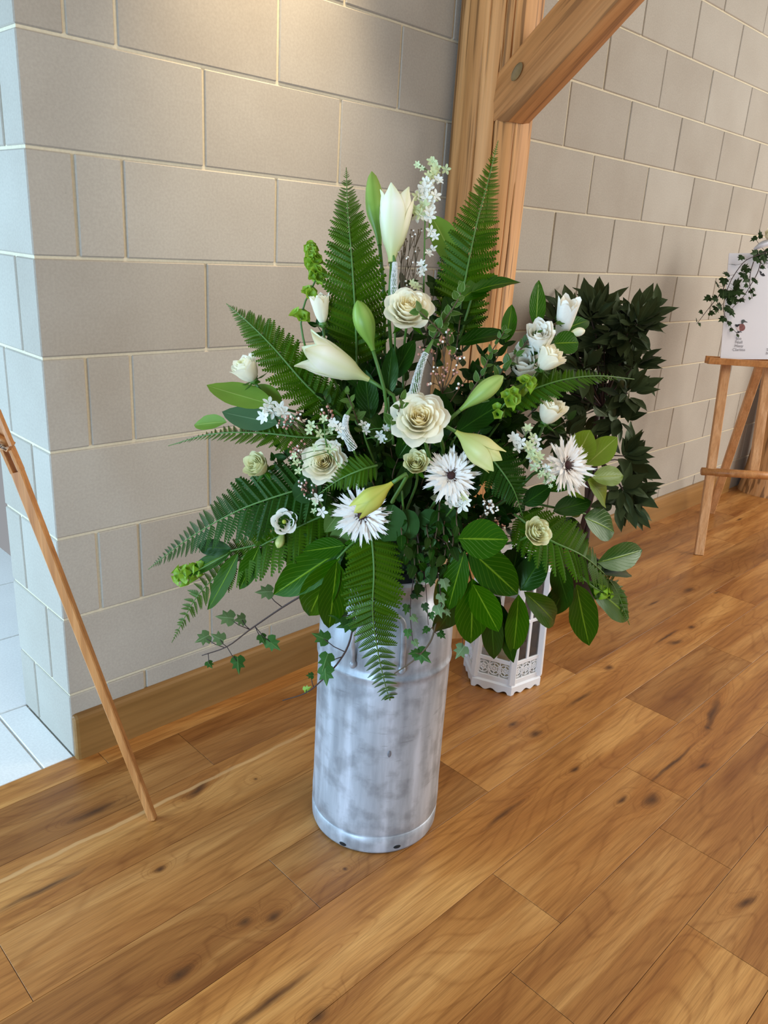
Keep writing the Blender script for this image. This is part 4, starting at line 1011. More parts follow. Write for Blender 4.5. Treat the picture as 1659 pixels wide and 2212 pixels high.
lily('white lily opening upwards at the top centre', (846, 568), (858, 416), 76, 'lily_white', .30, dd=.0, belly=.86, twist=.2, tube=.2)
lily('green lily bud on a long stem in front of the tall fern', (806, 757), (772, 649), 46, 'lily_green', dd=-.02, belly=.58, st=.5)
lily('white trumpet lily opening to the left', (797, 820, .04), (655, 752, -.01), 78, 'lily_white', .42, dd=-.03, belly=.80, twist=.9, tube=.14)
M['lily_pale2'] = lily_mat('lily_bud_light_green', srgb(132, 170, 70), srgb(184, 204, 112), srgb(128, 160, 62))
lily('slender green lily bud right of the largest rose', (994, 886), (1087, 812), 40, 'lily_pale2', dd=-.04, belly=.62, st=.3)
M['lily_pale3'] = lily_mat('lily_cream_green', srgb(170, 184, 84), srgb(232, 230, 162), srgb(196, 202, 116))
lily('pale lily just opening, pointing down right', (984, 932), (1074, 1000), 68, 'lily_pale3', .14, dd=-.07, belly=.64, twist=.1, tube=.14)
lily('yellow-green lily bud lying over the lower gerbera', (848, 1043, .0), (766, 1106, -.02), 52, 'lily_yellow', .05, dd=-.10, belly=.58, twist=.6, tube=.18, st=.2)
lily('green-white lisianthus bud at the upper right', (1226, 722), (1264, 714), 20, 'lily_white', dd=.0, cat='lisianthus', st=.3)
lily('small green lisianthus bud below the white lisianthus', (612, 1150), (600, 1184), 20, 'lily_pale', dd=-.02, cat='lisianthus', st=.15, tube=.4)
lily('tiny green lisianthus bud left of the white lisianthus', (606, 1140), (582, 1147), 12, 'lily_pale', dd=-.01, cat='lisianthus', st=.1, tube=.4)

def ray_mesh(var):
    key = ('ray', var)
    if key in _cache: return _cache[key]
    w = [.060, .050, .066][var]; up = [.10, .24, -.02][var]
    v = []; uv = []
    prof = [(0, .25), (.25, .75), (.5, 1), (.75, .85), (.9, .55)]
    for t, q in prof:
        for s in (-1, 0, 1): v.append((s * w * q, t, up * t * t + .015 * abs(s))); uv.append((.5 + s * .5, t))
    n = len(v)
    v += [(-w * .55, 1.02, up * 1.0), (w * .45, .97, up * 1.0 - .01)]; uv += [(0, 1), (1, 1)]
    f = [(j * 3 + i, j * 3 + i + 1, (j + 1) * 3 + i + 1, (j + 1) * 3 + i) for j in range(4) for i in range(2)] + [(12, 13, n), (13, 14, n + 1)]
    me = me_from('ray', v, f, uv, False, M['gerbera']); _cache[key] = me
    return me
def gerbera(label, u, v, dia, axis, dd=-.05, off=0.0):
    c = P(u, v, dd); R = px(c, dia / 2); ax = vdir(*axis); rt = mkroot('gerbera', c, label, 'gerbera')
    x = (MR - ax * MR.dot(ax)).normalized(); y = ax.cross(x)
    for ring, (n, ln, lift, z0) in enumerate([(30, 1.0, -.02, 0.0), (28, .92, .16, .03), (22, .74, .34, .06), (14, .44, .55, .09)]):
        for k in range(n):
            a = 2 * PI * (k + rnd(-.3, .3)) / n; o_ = x * math.cos(a) + y * math.sin(a)
            d = (o_ + ax * (lift + rnd(-.18, .18)) + ax.cross(o_) * rnd(-.14, .14)).normalized(); L = R * ln * rnd(.76, 1.12)
            b = c + o_ * R * .13 + ax * R * z0
            link_mesh('ray', ray_mesh((k + ring) % 3), rt, None, frame(b, b + d * L, ax, R * (1.25 if ring < 3 else .9), L))
    m = MB(); Rz = basis(c + ax * R * .10, ax, 1)
    b_ = MB().blob((0, 0, 0), R * .17, 12, (1, 1, .6)); m.add([Rz @ q for q in b_.v], b_.f)
    m.build('disc', M['gerbera_disc'], rt, True)
    m = MB()
    for k in range(60):
        a = rnd(0, 2 * PI); q = R * rnd(.12, .25); p = c + (x * math.cos(a) + y * math.sin(a)) * q + ax * R * .09
        m.tube([p, p + (x * math.cos(a) + y * math.sin(a)) * R * .08 + ax * R * rnd(.05, .12)], R * .010, 4)
    tag(m.build('stamens', M['gerbera_disc'] , rt), kind='stuff')
    m = MB()
    for k in range(40):
        a = rnd(0, 2 * PI); q = R * rnd(.20, .28); p = c + (x * math.cos(a) + y * math.sin(a)) * q + ax * R * .08
        m.tube([p, p + (x * math.cos(a) + y * math.sin(a)) * R * .08 + ax * R * rnd(.05, .12)], R * .010, 4)
    tag(m.build('ring_florets', M['gerbera_ring'] , rt), kind='stuff')
    stem(rt, c - ax * R * .05, .45, .0035, direction=-ax)
    return rt
gerbera('spidery white gerbera in the middle right, facing the viewer', 974, 1028, 112, (.02, .12, 1))
gerbera('spidery white gerbera at the right in front of yellow-green leaves', 1222, 1006, 122, (.55, .1, .8), dd=-.02)
gerbera('spidery white gerbera partly under the yellow-green lily bud', 782, 1112, 118, (-.05, -.25, 1), dd=-.03)

# ---- veronica spikes
def veronica(label, pts, wd):
    C = catmull([P(*c) for c in pts], 40); rt = mkroot('veronica_spike', C[0], label, 'veronica')
    MB().tube(C[::4], px(C[0], wd * .28), 8, px(C[0], 2)).build('stem', M['stem'], rt, True)
    m = MB()
    for i in range(34):
        k = int(i / 34 * 31); p = C[k]; d = (C[k + 1] - C[k]).normalized(); o1 = d.orthogonal().normalized(); o2 = d.cross(o1); rr = px(p, wd / 2) * (1 - .45 * i / 34)
        for j in range(12):
            a = j * 2 * PI / 12 + i * .4; q = p + (o1 * math.cos(a) + o2 * math.sin(a)) * rr
            m.blob(q, px(p, 2.0) * rnd(.7, 1.2), 4)
    tag(m.build('florets', M['veronica'], rt), kind='stuff')
    MB().tube(C[30:], px(C[30], wd * .28), 8, px(C[30], wd * .12)).build('tip', M['stem'], rt, True)
    stem(rt, C[0], .3, .002)
veronica('white veronica spike directly above the top rose', [(853, 655, -.0), (851, 610, .0), (853, 575, .0), (850, 552, .0)], 17)
veronica('curved white veronica spike standing above the largest rose', [(894, 852, -.02), (902, 815, -.03), (915, 775, -.03), (936, 733, -.02)], 22)
veronica('curved white veronica spike at the left of centre', [(762, 968, -.03), (747, 935, -.04), (747, 905, -.04), (760, 878, -.03)], 19)

# ---- bells of Ireland
def bell_mesh(var):
    key = ('bell', var)
    if key in _cache: return _cache[key]
    n = 10; v = []; 
    for r, z in ((.10, 0), (.28, .28), (.42, .55), (.62, .78), (.72, .82)):
        for k in range(n):
            a = 2 * PI * k / n; q = r * (1 + (.14 * math.cos(5 * a + var) if r > .5 else 0)); v.append((q * math.cos(a), q * math.sin(a), z + (.06 * math.sin(5 * a) if r > .5 else 0)))
    f = [(i * n + k, i * n + (k + 1) % n, (i + 1) * n + (k + 1) % n, (i + 1) * n + k) for i in range(4) for k in range(n)]
    me = me_from('bell', v, f, None, True, M['bells']); _cache[key] = me
    return me
def bells(label, pts, groups, size, r=.0022):
    """groups: positions along the stem, each a whorl"""
    C = catmull([P(*c) for c in pts], 40); rt = mkroot('bells_of_ireland', C[0], label, 'bells of Ireland')
    MB().tube(C[::4], r, 6, r * .6).build('stem', M['stem'], rt, True)
    for s, n, sc_ in groups:
        k = min(39, int(s * 40)); p = C[k]; d = (C[k + 1] - C[k]).normalized(); o1 = (MR - d * MR.dot(d)).normalized(); o2 = d.cross(o1)
        S = px(p, size) * sc_
        for j in range(n):
            a = 2 * PI * j / n + s * 9; o_ = o1 * math.cos(a) + o2 * math.sin(a)
            link_mesh('bell', bell_mesh(j % 2), rt, None, basis(p + o_ * S * rnd(.1, .3) + d * S * rnd(-.3, .3), (o_ + d * rnd(.2, .8) + MT * rnd(.1, .7)), S * rnd(.8, 1.1), rnd(0, 3)))
bells('tall stem of green bell flowers at the upper left', [(662, 760, .03), (650, 700, .02), (660, 650, .02), (684, 600, .02), (677, 560, .02), (671, 528, .02)],
  [(.26, 5, 1.25), (.45, 5, 1.25), (.59, 5, 1.1), (.63, 5, 1.2), (.67, 5, 1.1), (.74, 4, 1.1), (.79, 4, 1.1), (.84, 4, 1.0), (.88, 4, .95), (.92, 4, .9), (.96, 3, .85), (.99, 3, .7)], 15)
bells('cluster of green bell flowers at the far left under the dark fern', [(520, 1180, .03), (460, 1215, .0), (420, 1235, .0), (388, 1245, .0)],
  [(.58, 3, .9), (.68, 4, 1.0), (.78, 4, 1.1), (.88, 4, 1.1), (.97, 4, 1.1)], 17)
bells('green bell flowers right of the slender lily bud', [(1060, 905, .02), (1095, 868, -.01), (1125, 840, -.01), (1155, 808, .0)],
  [(.15, 4, .9), (.35, 4, 1.0), (.48, 5, 1.0), (.75, 5, 1.0), (.84, 4, .8)], 19)
bells('small tuft of green bells at the lower right on the fern', [(1250, 1240, -.02), (1285, 1270, -.05), (1318, 1284, -.05)], [(.7, 4, .9), (.83, 4, .8), (.97, 4, .7)], 15)

# ---- larkspur and small white florets
def floret_mesh(mat, var):
    key = ('floret', mat.name, var)
    if key in _cache: return _cache[key]
    m = MB(); n = 5 if var < 2 else 6
    for k in range(n):
        a = 2 * PI * k / n; c, s = math.cos(a), math.sin(a)
        pr = [(0, 0, 0), (.45, -.26, .16), (.80, -.20, .22), (1.0, 0, .12 + .12 * var), (.80, .20, .22), (.45, .26, .16)]
        m.add([(x * c - y * s, x * s + y * c, z) for x, y, z in pr], [(0, 1, 2, 3), (0, 3, 4, 5)])
    m.blob((0, 0, .08), .14, 5)
    me = me_from('floret', m.v, m.f, None, False, mat); _cache[key] = me
    return me
def florets(label, pts, items, name='larkspur', cat='larkspur', r=.002, size=14, mat='floret_white', stems=True):
    """items: (u,v,scale,mat)"""
    C = catmull([P(*c) for c in pts], 24); rt = mkroot(name, C[0], label, cat)
    MB().tube(C[::3], r, 6, r * .6).build('stem', M['stem'], rt, True)
    for it in items:
        u, v, s = it[:3]; mt = it[3] if len(it) > 3 else mat
        p = P(u, v, pts[-1][2] - .005 + rnd(-.01, .01)); S = px(p, size) * s
        link_mesh('floret', floret_mesh(M[mt], random.randrange(3)), rt, None, basis(p, vdir(rnd(-.6, .6), rnd(-.4, .7), 1), S, rnd(0, 6)))
        q = min(C, key=lambda c: (c - p).length)
        if stems: MB().tube([q, (p + q) / 2 + Vector((0, 0, .002)), p], r * .4, 4).build('pedicel', M['stem'], rt, True)
it = []
for v_ in range(352, 470, 9):
    n_ = 2 if v_ < 385 else 3
    for j in range(n_):
        it.append((936 - (v_ - 352) * .22 + rnd(-22, 22) * (.5 if v_ < 385 else 1), v_ + rnd(-4, 4), .75 if v_ < 390 else 1.0, 'floret_green' if rnd(0, 1) < (.8 if v_ < 380 else .35) else 'floret_white'))
it += [(902, 356, .6, 'floret_green'), (912, 364, .5, 'floret_green'), (963, 366, .8, 'floret_green'), (930, 500, .95), (940, 512, .8), (934, 540, .95), (926, 548, .8), (910, 570, .8), (908, 588, .8), (915, 580, .8), (900, 620, .8, 'floret_green'), (890, 612, .7, 'floret_green')]
florets('white larkspur spire, tallest white flower beside the post', [(915, 640, .05), (917, 540, .03), (920, 450, .03), (935, 350, .03)], it, size=15)
it = [(1110, 945, 1), (1125, 955, 1), (1118, 968, .9), (1140, 925, .8, 'floret_green'), (1150, 945, .9, 'floret_green')]
for i in range(18): it.append((1150 + i * 2.0 + rnd(-16, 16), 955 + i * 5 + rnd(-5, 5), .9 if i < 13 else .6, 'floret_green' if i % 3 else 'floret_white'))
it += [(1165, 1028, .45, 'floret_green'), (1178, 1042, .45, 'floret_green'), (1190, 1050, .4, 'floret_green')]
florets('green-white larkspur drooping left of the right-hand gerbera', [(1080, 1010, .05), (1120, 960, -.01), (1160, 985, -.03), (1182, 1046, -.03)], it, size=15)
florets('cluster of small white star flowers at the left below the pale leaves', [(660, 920, .04), (625, 900, .0), (590, 886, -.01)],
  [(582, 872, 1.1), (570, 900, 1.1), (590, 890, 1.1), (604, 884, 1.2), (612, 893, 1.1), (575, 884, 1.0)], size=16, name='star_flower', cat='flower')
florets('green-white larkspur florets above the half hidden rose', [(725, 1030, .02), (705, 960, -.04), (700, 915, -.04)],
  [(672, 918, .9, 'floret_green'), (668, 930, .8, 'floret_green'), (690, 938, .9, 'floret_green'), (712, 932, 1, 'floret_green'), (720, 915, 1), (700, 905, .8, 'floret_green'), (732, 925, 1), (738, 940, .9), (716, 970, 1.1, 'floret_green'), (724, 962, 1), (680, 966, .7, 'floret_green'), (640, 1000, .8, 'floret_green'), (645, 1018, .8, 'floret_green'), (636, 985, .7, 'floret_green'), (732, 1005, .5, 'floret_green')], size=14)
florets('small white star flowers just under the middle gerbera', [(960, 1120, .0), (980, 1095, -.05), (990, 1080, -.06)],
  [(972, 1085, 1.2), (998, 1092, 1.3), (988, 1082, .8), (1002, 1074, .8, 'floret_green'), (1008, 1084, .9)], size=15, name='star_flower', cat='flower')
florets('tiny white bell flowers above the lower left gerbera', [(730, 1130, .02), (705, 1105, -.02), (690, 1080, -.03)],
  [(686, 1078, 1.1), (696, 1106, 1.0), (678, 1104, .6, 'floret_green'), (682, 1085, .7, 'floret_green')], size=14, name='star_flower', cat='flower')
florets('pale larkspur florets in the shade right of the left veronica spike', [(810, 1000, .04), (790, 950, .0), (785, 920, .0)],
  [(784, 918, .9), (790, 930, .8), (820, 940, .9), (826, 948, .8), (832, 925, .7), (795, 765 + 155, .5)], size=14)

# ---- waxflower
def wax(label, base, tips, mat='wax_pink', size=2.6, mat2='wax_white', dd=-.02, ratio=.3):
    B = P(base[0], base[1], dd + .04); rt = mkroot('waxflower_sprig', B, label, 'waxflower')
    m = MB(); bl = MB(); b2 = MB()
    for u, v in tips:
        T = P(u, v, dd); mid = (B + T) / 2 + vdir(rnd(-1, 1), rnd(-1, 1), 0) * .006
        C = catmull([B, mid, T], 8); m.tube(C, .0010, 4, .0006)
        for j in range(5):
            q = T + vdir(rnd(-1, 1), rnd(-1, 1), rnd(-.3, .5)) * px(T, rnd(4, 13)); m.tube([C[6], q], .0005, 4)
            (b2 if rnd(0, 1) < ratio else bl).blob(q, px(T, size) * rnd(.7, 1.25), 6)
    m.build('twigs', M['stem_brown'], rt, True)
    if bl.v: tag(bl.build('buds', M[mat], rt, True), kind='stuff')
    if b2.v: tag(b2.build('white_buds', M[mat2], rt, True), kind='stuff')
wax('waxflower twigs between the top lily and the larkspur', (868, 660), [(882, 470), (892, 500), (874, 520), (902, 540), (888, 560), (868, 545), (896, 590), (884, 610), (878, 440), (905, 500)], 'stem_brown', 2.4, dd=.02, ratio=.25)
wax('waxflower spray with round white buds below the large lily bud', (955, 850), [(968, 722), (978, 762), (992, 772), (958, 742), (940, 800), (985, 800), (962, 795), (935, 765), (930, 825), (995, 830), (948, 815), (912, 760)], 'wax_pink', 2.8)
wax('pink waxflower buds right of the left star flowers', (680, 940), [(612, 905), (620, 915), (610, 922), (640, 896), (628, 900)], 'wax_pink', 3.0)
wax('pink waxflower buds above the left veronica', (735, 940), [(700, 888), (708, 896), (715, 900)], 'wax_pink', 3.0, ratio=.1)
wax('dark pink waxflower buds left of the half hidden rose', (690, 1010), [(632, 965), (640, 974), (648, 962), (636, 980)], 'wax_pink', 3.0, ratio=.15)
wax('waxflower buds under the half hidden rose', (700, 1100), [(650, 1042), (660, 1052), (652, 1062), (680, 1055), (672, 1068)], 'wax_pink', 2.6)
wax('white waxflower buds below the middle gerbera at right', (1030, 1130), [(1052, 1082), (1062, 1092), (1058, 1104), (1070, 1098), (1050, 1100)], 'wax_white', 3.0, ratio=.8)
wax('waxflower buds near the lowest rose', (1040, 1160), [(1072, 1128), (1080, 1136), (1072, 1140), (1035, 1120)], 'wax_pink', 2.8)
wax('waxflower buds hanging above the churn neck', (920, 1120), [(938, 1172), (934, 1182), (965, 1174), (972, 1180)], 'wax_pink', 2.4)

# ================================================================== DARK SHRUB BEHIND
TR = Vector((2.06, -.30, 0))
sh = mkroot('potted_shrub', TR, 'dark green leafy shrub on a twisted trunk, by the wall right of the post', 'shrub')
pm = MB(); pm.lathe([(0, 0.0), (.075, 0.0), (.08, .01), (.095, .15), (.10, .155), (.10, .17), (.09, .17), (.088, .15), (0, .145)], 28, TR); pm.build('pot', M['pot'], sh, True, 40)
dT = (TR - CAM).dot(HD)
def Q(u, v, dd=0.0): return at(u, v, dT + dd)
tb = TR + Vector((0, 0, .145))
for k in range(2):
    pts = [tb + Vector((.012 * math.cos(k * PI + t * 9), .012 * math.sin(k * PI + t * 9), 0)) + (Q(1296, 900) - tb) * t for t in [i / 24 for i in range(25)]]
    MB().tube(pts, .013, 8, .010).build('trunk', M['stem_dark'], sh, True)
cl = []   # leaf clusters: centre px, radius px
for u, v in [(1320, 640), (1290, 700), (1350, 690), (1400, 660), (1380, 720), (1320, 760), (1260, 720), (1395, 790), (1340, 820), (1280, 800), (1250, 770), (1380, 850), (1330, 880), (1290, 870), (1360, 905), (1260, 850), (1330, 730), (1300, 660), (1365, 760), (1230, 700), (1245, 660), (1400, 700), (1310, 820), (1340, 780)]:
    cl.append((u - 24, v + (26 if v < 700 else 0), 56, 12))
for u, v in [(1225, 945), (1350, 985), (1365, 1000), (1345, 1055), (1368, 1065), (1330, 1090), (1360, 1090), (1215, 935)]: cl.append((u, v, 30, 7))
nleaf = 0
stuff = MB()
def leafgeo(Mx, me, acc):
    acc.add([Mx @ v.co for v in me.vertices], [tuple(p.vertices) for p in me.polygons])
lm = [leaf_mesh('lance', M['bay'], i, True) for i in range(3)]
br = MB()
for u, v, r_, n_ in cl:
    dd0 = rnd(-.14, .14); c = Q(u, v, dd0)
    org = Q(1300, 880 if v < 900 else 1000, 0)
    br.tube(catmull([org, (org + c) / 2 + Vector((rnd(-.02, .02), rnd(-.02, .02), .01)), c], 6), .004, 5, .002)
    for j in range(n_ + 6):
        a = rnd(0, 2 * PI); dirn = vdir(math.cos(a), math.sin(a) - .1, rnd(-.5, .9)); b = c + dirn * px(c, rnd(0, r_ * .45)); L = px(c, rnd(42, 64))
        out = (dirn + (c - org).normalized() * .5).normalized()
        mx_ = frame(b, b + out * L, vdir(rnd(-.7, .7), rnd(0, 1), .8), L * rnd(.36, .48))
        if j < n_ and nleaf < 296: link_mesh('leaf', lm[j % 3], sh, None, mx_); nleaf += 1
        else: leafgeo(mx_, lm[j % 3], stuff)
for u0, v0, u1, v1, w_ in [(1415, 660, 1425, 612, 20), (1405, 660, 1444, 642, 24), (1230, 700, 1247, 632, 22), (1420, 800, 1438, 832, 14), (1390, 800, 1440, 790, 18), (1370, 890, 1412, 892, 26), (1340, 900, 1390, 908, 20), (1350, 985, 1385, 968, 20), (1340, 1000, 1380, 1000, 22), (1365, 1075, 1400, 1082, 16), (1400, 760, 1430, 745, 24)]:
    a, b = Q(u0, v0, -.1), Q(u1, v1, -.1)
    if nleaf < 299: link_mesh('leaf', lm[1], sh, None, frame(a, b, vdir(.2, .4, 1), px(a, w_))); nleaf += 1
br.build('branches', M['stem_dark'], sh, True)
so_ = world_obj('inner_leaves', stuff.v, stuff.f, M['bay'], sh, True, [(.3, .5)] * len(stuff.v)); tag(so_, kind='stuff')

# ================================================================== LANTERN
LF0 = onfloor(1103, 1504)                    # front foot
lc = Vector((LF0.x, LF0.y, 0)) + Vector((.086, .107, 0))
lr = (Vector((LF0.x, LF0.y, 0)) - lc).length
a0 = math.atan2(LF0.y - lc.y, LF0.x - lc.x)
lan = mkroot('lantern', lc, 'white six-sided metal lantern with fretwork, on the floor behind the churn', 'lantern')
def hexp(k, r, z): a = a0 + k * PI / 3; return lc + Vector((math.cos(a) * r, math.sin(a) * r, z))
# scalloped base skirt
v = []; f = []; NS = 24
for k in range(6):
    A, B_ = hexp(k, lr, 0), hexp(k + 1, lr, 0); A2, B2 = hexp(k, lr * .94, 0), hexp(k + 1, lr * .94, 0)
    o0 = len(v)
    for i in range(NS + 1):
        t = i / NS; e = .5 + .5 * math.cos(t * 2 * PI * 3); hgt = 0.0 if t < .12 or t > .88 else .010 * (1 - abs(e))
        p = A.lerp(B_, t); v += [p + Vector((0, 0, hgt + .0005)), p + Vector((0, 0, .030)), A2.lerp(B2, t) + Vector((0, 0, .036)), A2.lerp(B2, t) + Vector((0, 0, hgt + .0005))]
    for i in range(NS):
        q = o0 + i * 4
        f += [(q, q + 4, q + 5, q + 1), (q + 1, q + 5, q + 6, q + 2), (q + 3, q + 2, q + 6, q + 7), (q, q + 3, q + 7, q + 4)]
world_obj('base_skirt', v, f, M['white_paint'], lan)
v = [hexp(k, lr * .95, .034) for k in range(6)] + [hexp(k, lr * .95, .040) for k in range(6)]
world_obj('base_plate', v, [tuple(range(5, -1, -1)), tuple(range(6, 12))] + [(k, (k + 1) % 6, 6 + (k + 1) % 6, 6 + k) for k in range(6)], M['white_paint'], lan)
def rr_at(z): return lr * (.93 - .10 * (z - .04) / .40)
for k in range(6):
    c0, c1 = hexp(k, rr_at(.04), .040), hexp(k, rr_at(.42), .42)
    MB().bar(c0, c1, .022, .022, side=hexp(k, 1, 0) - hexp(k, 0, 0)).build('corner_post', M['white_paint'], lan)
    A = lambda z: hexp(k, rr_at(z) * .99, z)
    Bf = lambda z: hexp(k + 1, rr_at(z) * .99, z)
    nr = ((A(0) + Bf(0)) / 2 - lc); nr.z = 0; nr.normalize()
    for z, h in ((.046, .014), (.112, .014), (.255, .011), (.405, .022)):
        MB().bar(A(z), Bf(z), h, .008, side=(0, 0, 1)).build('rail', M['white_paint'], lan)
    MB().bar(A(.11).lerp(Bf(.11), .5), A(.40).lerp(Bf(.40), .5), .011, .007, side=nr.cross(Vector((0, 0, 1)))).build('mullion', M['white_paint'], lan)
    # fretwork between the two lower rails
    m = MB(); z0, z1 = .054, .104; wd = (A(z0) - Bf(z0)).length
    def S(x, z): return A(z0 + (z1 - z0) * z).lerp(Bf(z0 + (z1 - z0) * z), x)
    for i in range(3):
        cx_ = .20 + .30 * i
        for rr_ in (.42, .20):
            pts = [S(cx_ + math.cos(a) * rr_ * .36, .5 + math.sin(a) * rr_) for a in [j * PI / 6 for j in range(13)]]
            m.tube(pts, .0020, 4, cap=False)
        for j in range(6):
            a = j * PI / 3 + PI / 6; m.tube([S(cx_, .5), S(cx_ + math.cos(a) * .15, .5 + math.sin(a) * .42)], .0018, 4)
    for i in range(4):
        x_ = .06 + .29 * i
        m.tube([S(x_, 0), S(x_ + .05, .5), S(x_, 1)], .0018, 4); m.tube([S(x_ + .03, 0), S(x_ - .03, .5), S(x_ + .03, 1)], .0018, 4)
    m.build('fretwork', M['white_paint'], lan)
    for x0_, x1_ in ((.08, .46), (.54, .92)):
        for za, zb in ((.12, .248), (.262, .392)):
            q = [A(za).lerp(Bf(za), x0_), A(za).lerp(Bf(za), x1_), A(zb).lerp(Bf(zb), x1_), A(zb).lerp(Bf(zb), x0_)]
            world_obj('pane', q + [p - nr * .001 for p in q], [(0, 1, 2, 3), (7, 6, 5, 4), (0, 4, 5, 1), (1, 5, 6, 2), (2, 6, 7, 3), (3, 7, 4, 0)], M['glass'], lan)
    # star on the top band
    cpt = (A(.425) + Bf(.425)) / 2 + nr * .004; tx = (Bf(.4) - A(.4)).normalized(); vs_ = []
    for j in range(10):
        r_ = .017 if j % 2 == 0 else .007; a = PI / 2 + j * PI / 5; vs_.append(cpt + tx * (math.cos(a) * r_) + Vector((0, 0, math.sin(a) * r_)))
    vs_ += [p - nr * .003 for p in vs_]
    world_obj('star', vs_, [tuple(range(10)), tuple(range(19, 9, -1))] + [(j, 10 + j, 10 + (j + 1) % 10, (j + 1) % 10) for j in range(10)], M['white_paint'], lan)
v = [hexp(k, rr_at(.42) * 1.08, .42) for k in range(6)] + [hexp(k, rr_at(.42) * 1.10, .432) for k in range(6)] + [hexp(k, .03, .478) for k in range(6)] + [hexp(k, .02, .492) for k in range(6)]
world_obj('roof', v, [tuple(range(5, -1, -1))] + [(i * 6 + k, i * 6 + (k + 1) % 6, (i + 1) * 6 + (k + 1) % 6, (i + 1) * 6 + k) for i in range(3) for k in range(6)] + [tuple(range(18, 24))], M['white_paint'], lan)
MB().tube([lc + Vector((0, math.cos(a) * .02, .505 + math.sin(a) * .018)) for a in [j * PI / 8 for j in range(17)]], .0022, 6, cap=False).build('ring', M['white_paint'], lan, True)
def candle(dx, dy, r, h, label):
    c = lc + Vector((dx, dy, .0405)); rt = mkroot('pillar_candle', c, label, 'candle')
    MB().lathe([(0, 0), (r * .96, 0), (r, .004), (r, h - .004), (r * .94, h), (r * .8, h - .002), (r * .5, h - .008), (0, h - .009)], 28, c).build('wax', M['candle'], rt, True, 50)
    MB().tube([c + Vector((0, 0, h - .012)), c + Vector((.001, 0, h + .006))], .0012, 5).build('wick', M['black'], rt)
candle(-.035, -.028, .034, .125, 'cream pillar candle nearest the front inside the white lantern')
candle(.045, .02, .034, .16, 'taller cream candle at the back inside the white lantern')

# ================================================================== LEFT EASEL
ft = onfloor(330, 1768)
dl = (ft - CAM).dot(HD)
el = mkroot('display_easel', ft, 'wooden easel leg at the left edge, leaning over the baseboard', 'easel')
a_ = ft; b_ = at(38, 1018, dl - .03); c_ = at(16, 968, dl - .035); t_ = at(-60, 780, dl - .05)
sd = MR
w1, w2 = px(a_, 15), px(b_, 25)
MB().bar(a_ + Vector((0, 0, .001)), b_, w1, .020, side=sd, wx2=w2).build('leg', M['beech'], el)
dirn = (b_ - a_).normalized(); s_ = (sd - dirn * sd.dot(dirn)).normalized()
for sg in (-1, 1):
    MB().bar(b_ + s_ * (sg * w2 * .36), c_ + s_ * (sg * w2 * .36), w2 * .28, .020, side=sd).build('slot_rail', M['beech'], el)
MB().bar(c_, t_, w2, .020, side=sd).build('upper_leg', M['beech'], el)
MB().bar(at(24, 966, dl - .05), at(-40, 925, dl - .05), .024, .020).build('cross_bar', M['beech'], el)
MB().bar(at(26, 962, dl - .062), at(-6, 886, dl - .062), .008, .014, side=sd).build('brace_bar', M['beech'], el)
p = at(15, 966, dl - .05)
MB().tube([p - MT * .02, p + MT * .03], .004, 8).build('bolt', M['steel'], el, True)
MB().tube([p + MT * .024 + vdir(-1, .6, 0) * .012, p + MT * .026, p + MT * .024 + vdir(1, -.6, 0) * .012], .0035, 8).build('wing_nut', M['steel'], el, True)

# ================================================================== RIGHT EASEL WITH BOARD
fr0 = onfloor(1509, 1198); dr = (fr0 - CAM).dot(HD)
er = mkroot('display_easel', fr0, 'light wooden tripod easel holding the white board at the right edge', 'easel')
ER = Vector((.690, -.7236, 0)); EB = HD.copy()     # right and back
mastx = (at(1636, 1018, dr + .06) - fr0).dot(ER)
def E(x, y, z): return fr0 + ER * x + EB * y + Vector((0, 0, z))
ax_ = mastx
apex = E(ax_, .34, 1.75)
tl = at(1568, 790, dr + .17); dirL = (tl - fr0)
topL = fr0 + dirL * (1.38 / dirL.z)
MB().bar(fr0 + Vector((0, 0, .0005)), topL, .044, .022, side=ER).build('leg', M['beech_far'], er)
rf = E(2 * ax_, 0, 0); topR = topL + ER * (2 * (ax_ - (topL - fr0).dot(ER)))
MB().bar(rf + Vector((0, 0, .0005)), topR, .044, .022, side=ER).build('leg', M['beech_far'], er)
bk = onfloor(1534, 1108); bt = at(1648, 770, dr + .30)
dB = bt - bk
MB().bar(bk + Vector((0, 0, .0005)), bk + dB * 1.2, .044, .022, side=ER).build('rear_leg', M['beech_far'], er)
yb = .075
MB().tube([at(1516, 1018, dr + yb), at(1516, 1018, dr + yb) + (rf - fr0).normalized() * (2 * ax_ + .02)], .020, 12).build('cross_bar', M['beech'], er, True)
MB().bar(E(mastx, .10, .42), E(mastx, .265, 1.42), .046, .024, side=ER).build('mast', M['beech_far'], er)
la = at(1531, 779, dr + .112); lb = la + (rf - fr0).normalized() * (2 * ax_ + .02)
ll = 2 * ax_ + .06
MB().bar(la, la + ER * ll, .030, .012, side=(0, 0, 1)).build('ledge_lip', M['beech'], er)
MB().bar(la + EB * .022 - Vector((0, 0, .010)), la + ER * ll + EB * .022 - Vector((0, 0, .010)), .034, .012, side=EB).build('ledge', M['beech'], er)
MB().bar(la + EB * .044, la + EB * .044 + ER * ll, .034, .014, side=(0, 0, 1)).build('ledge_back', M['beech'], er)

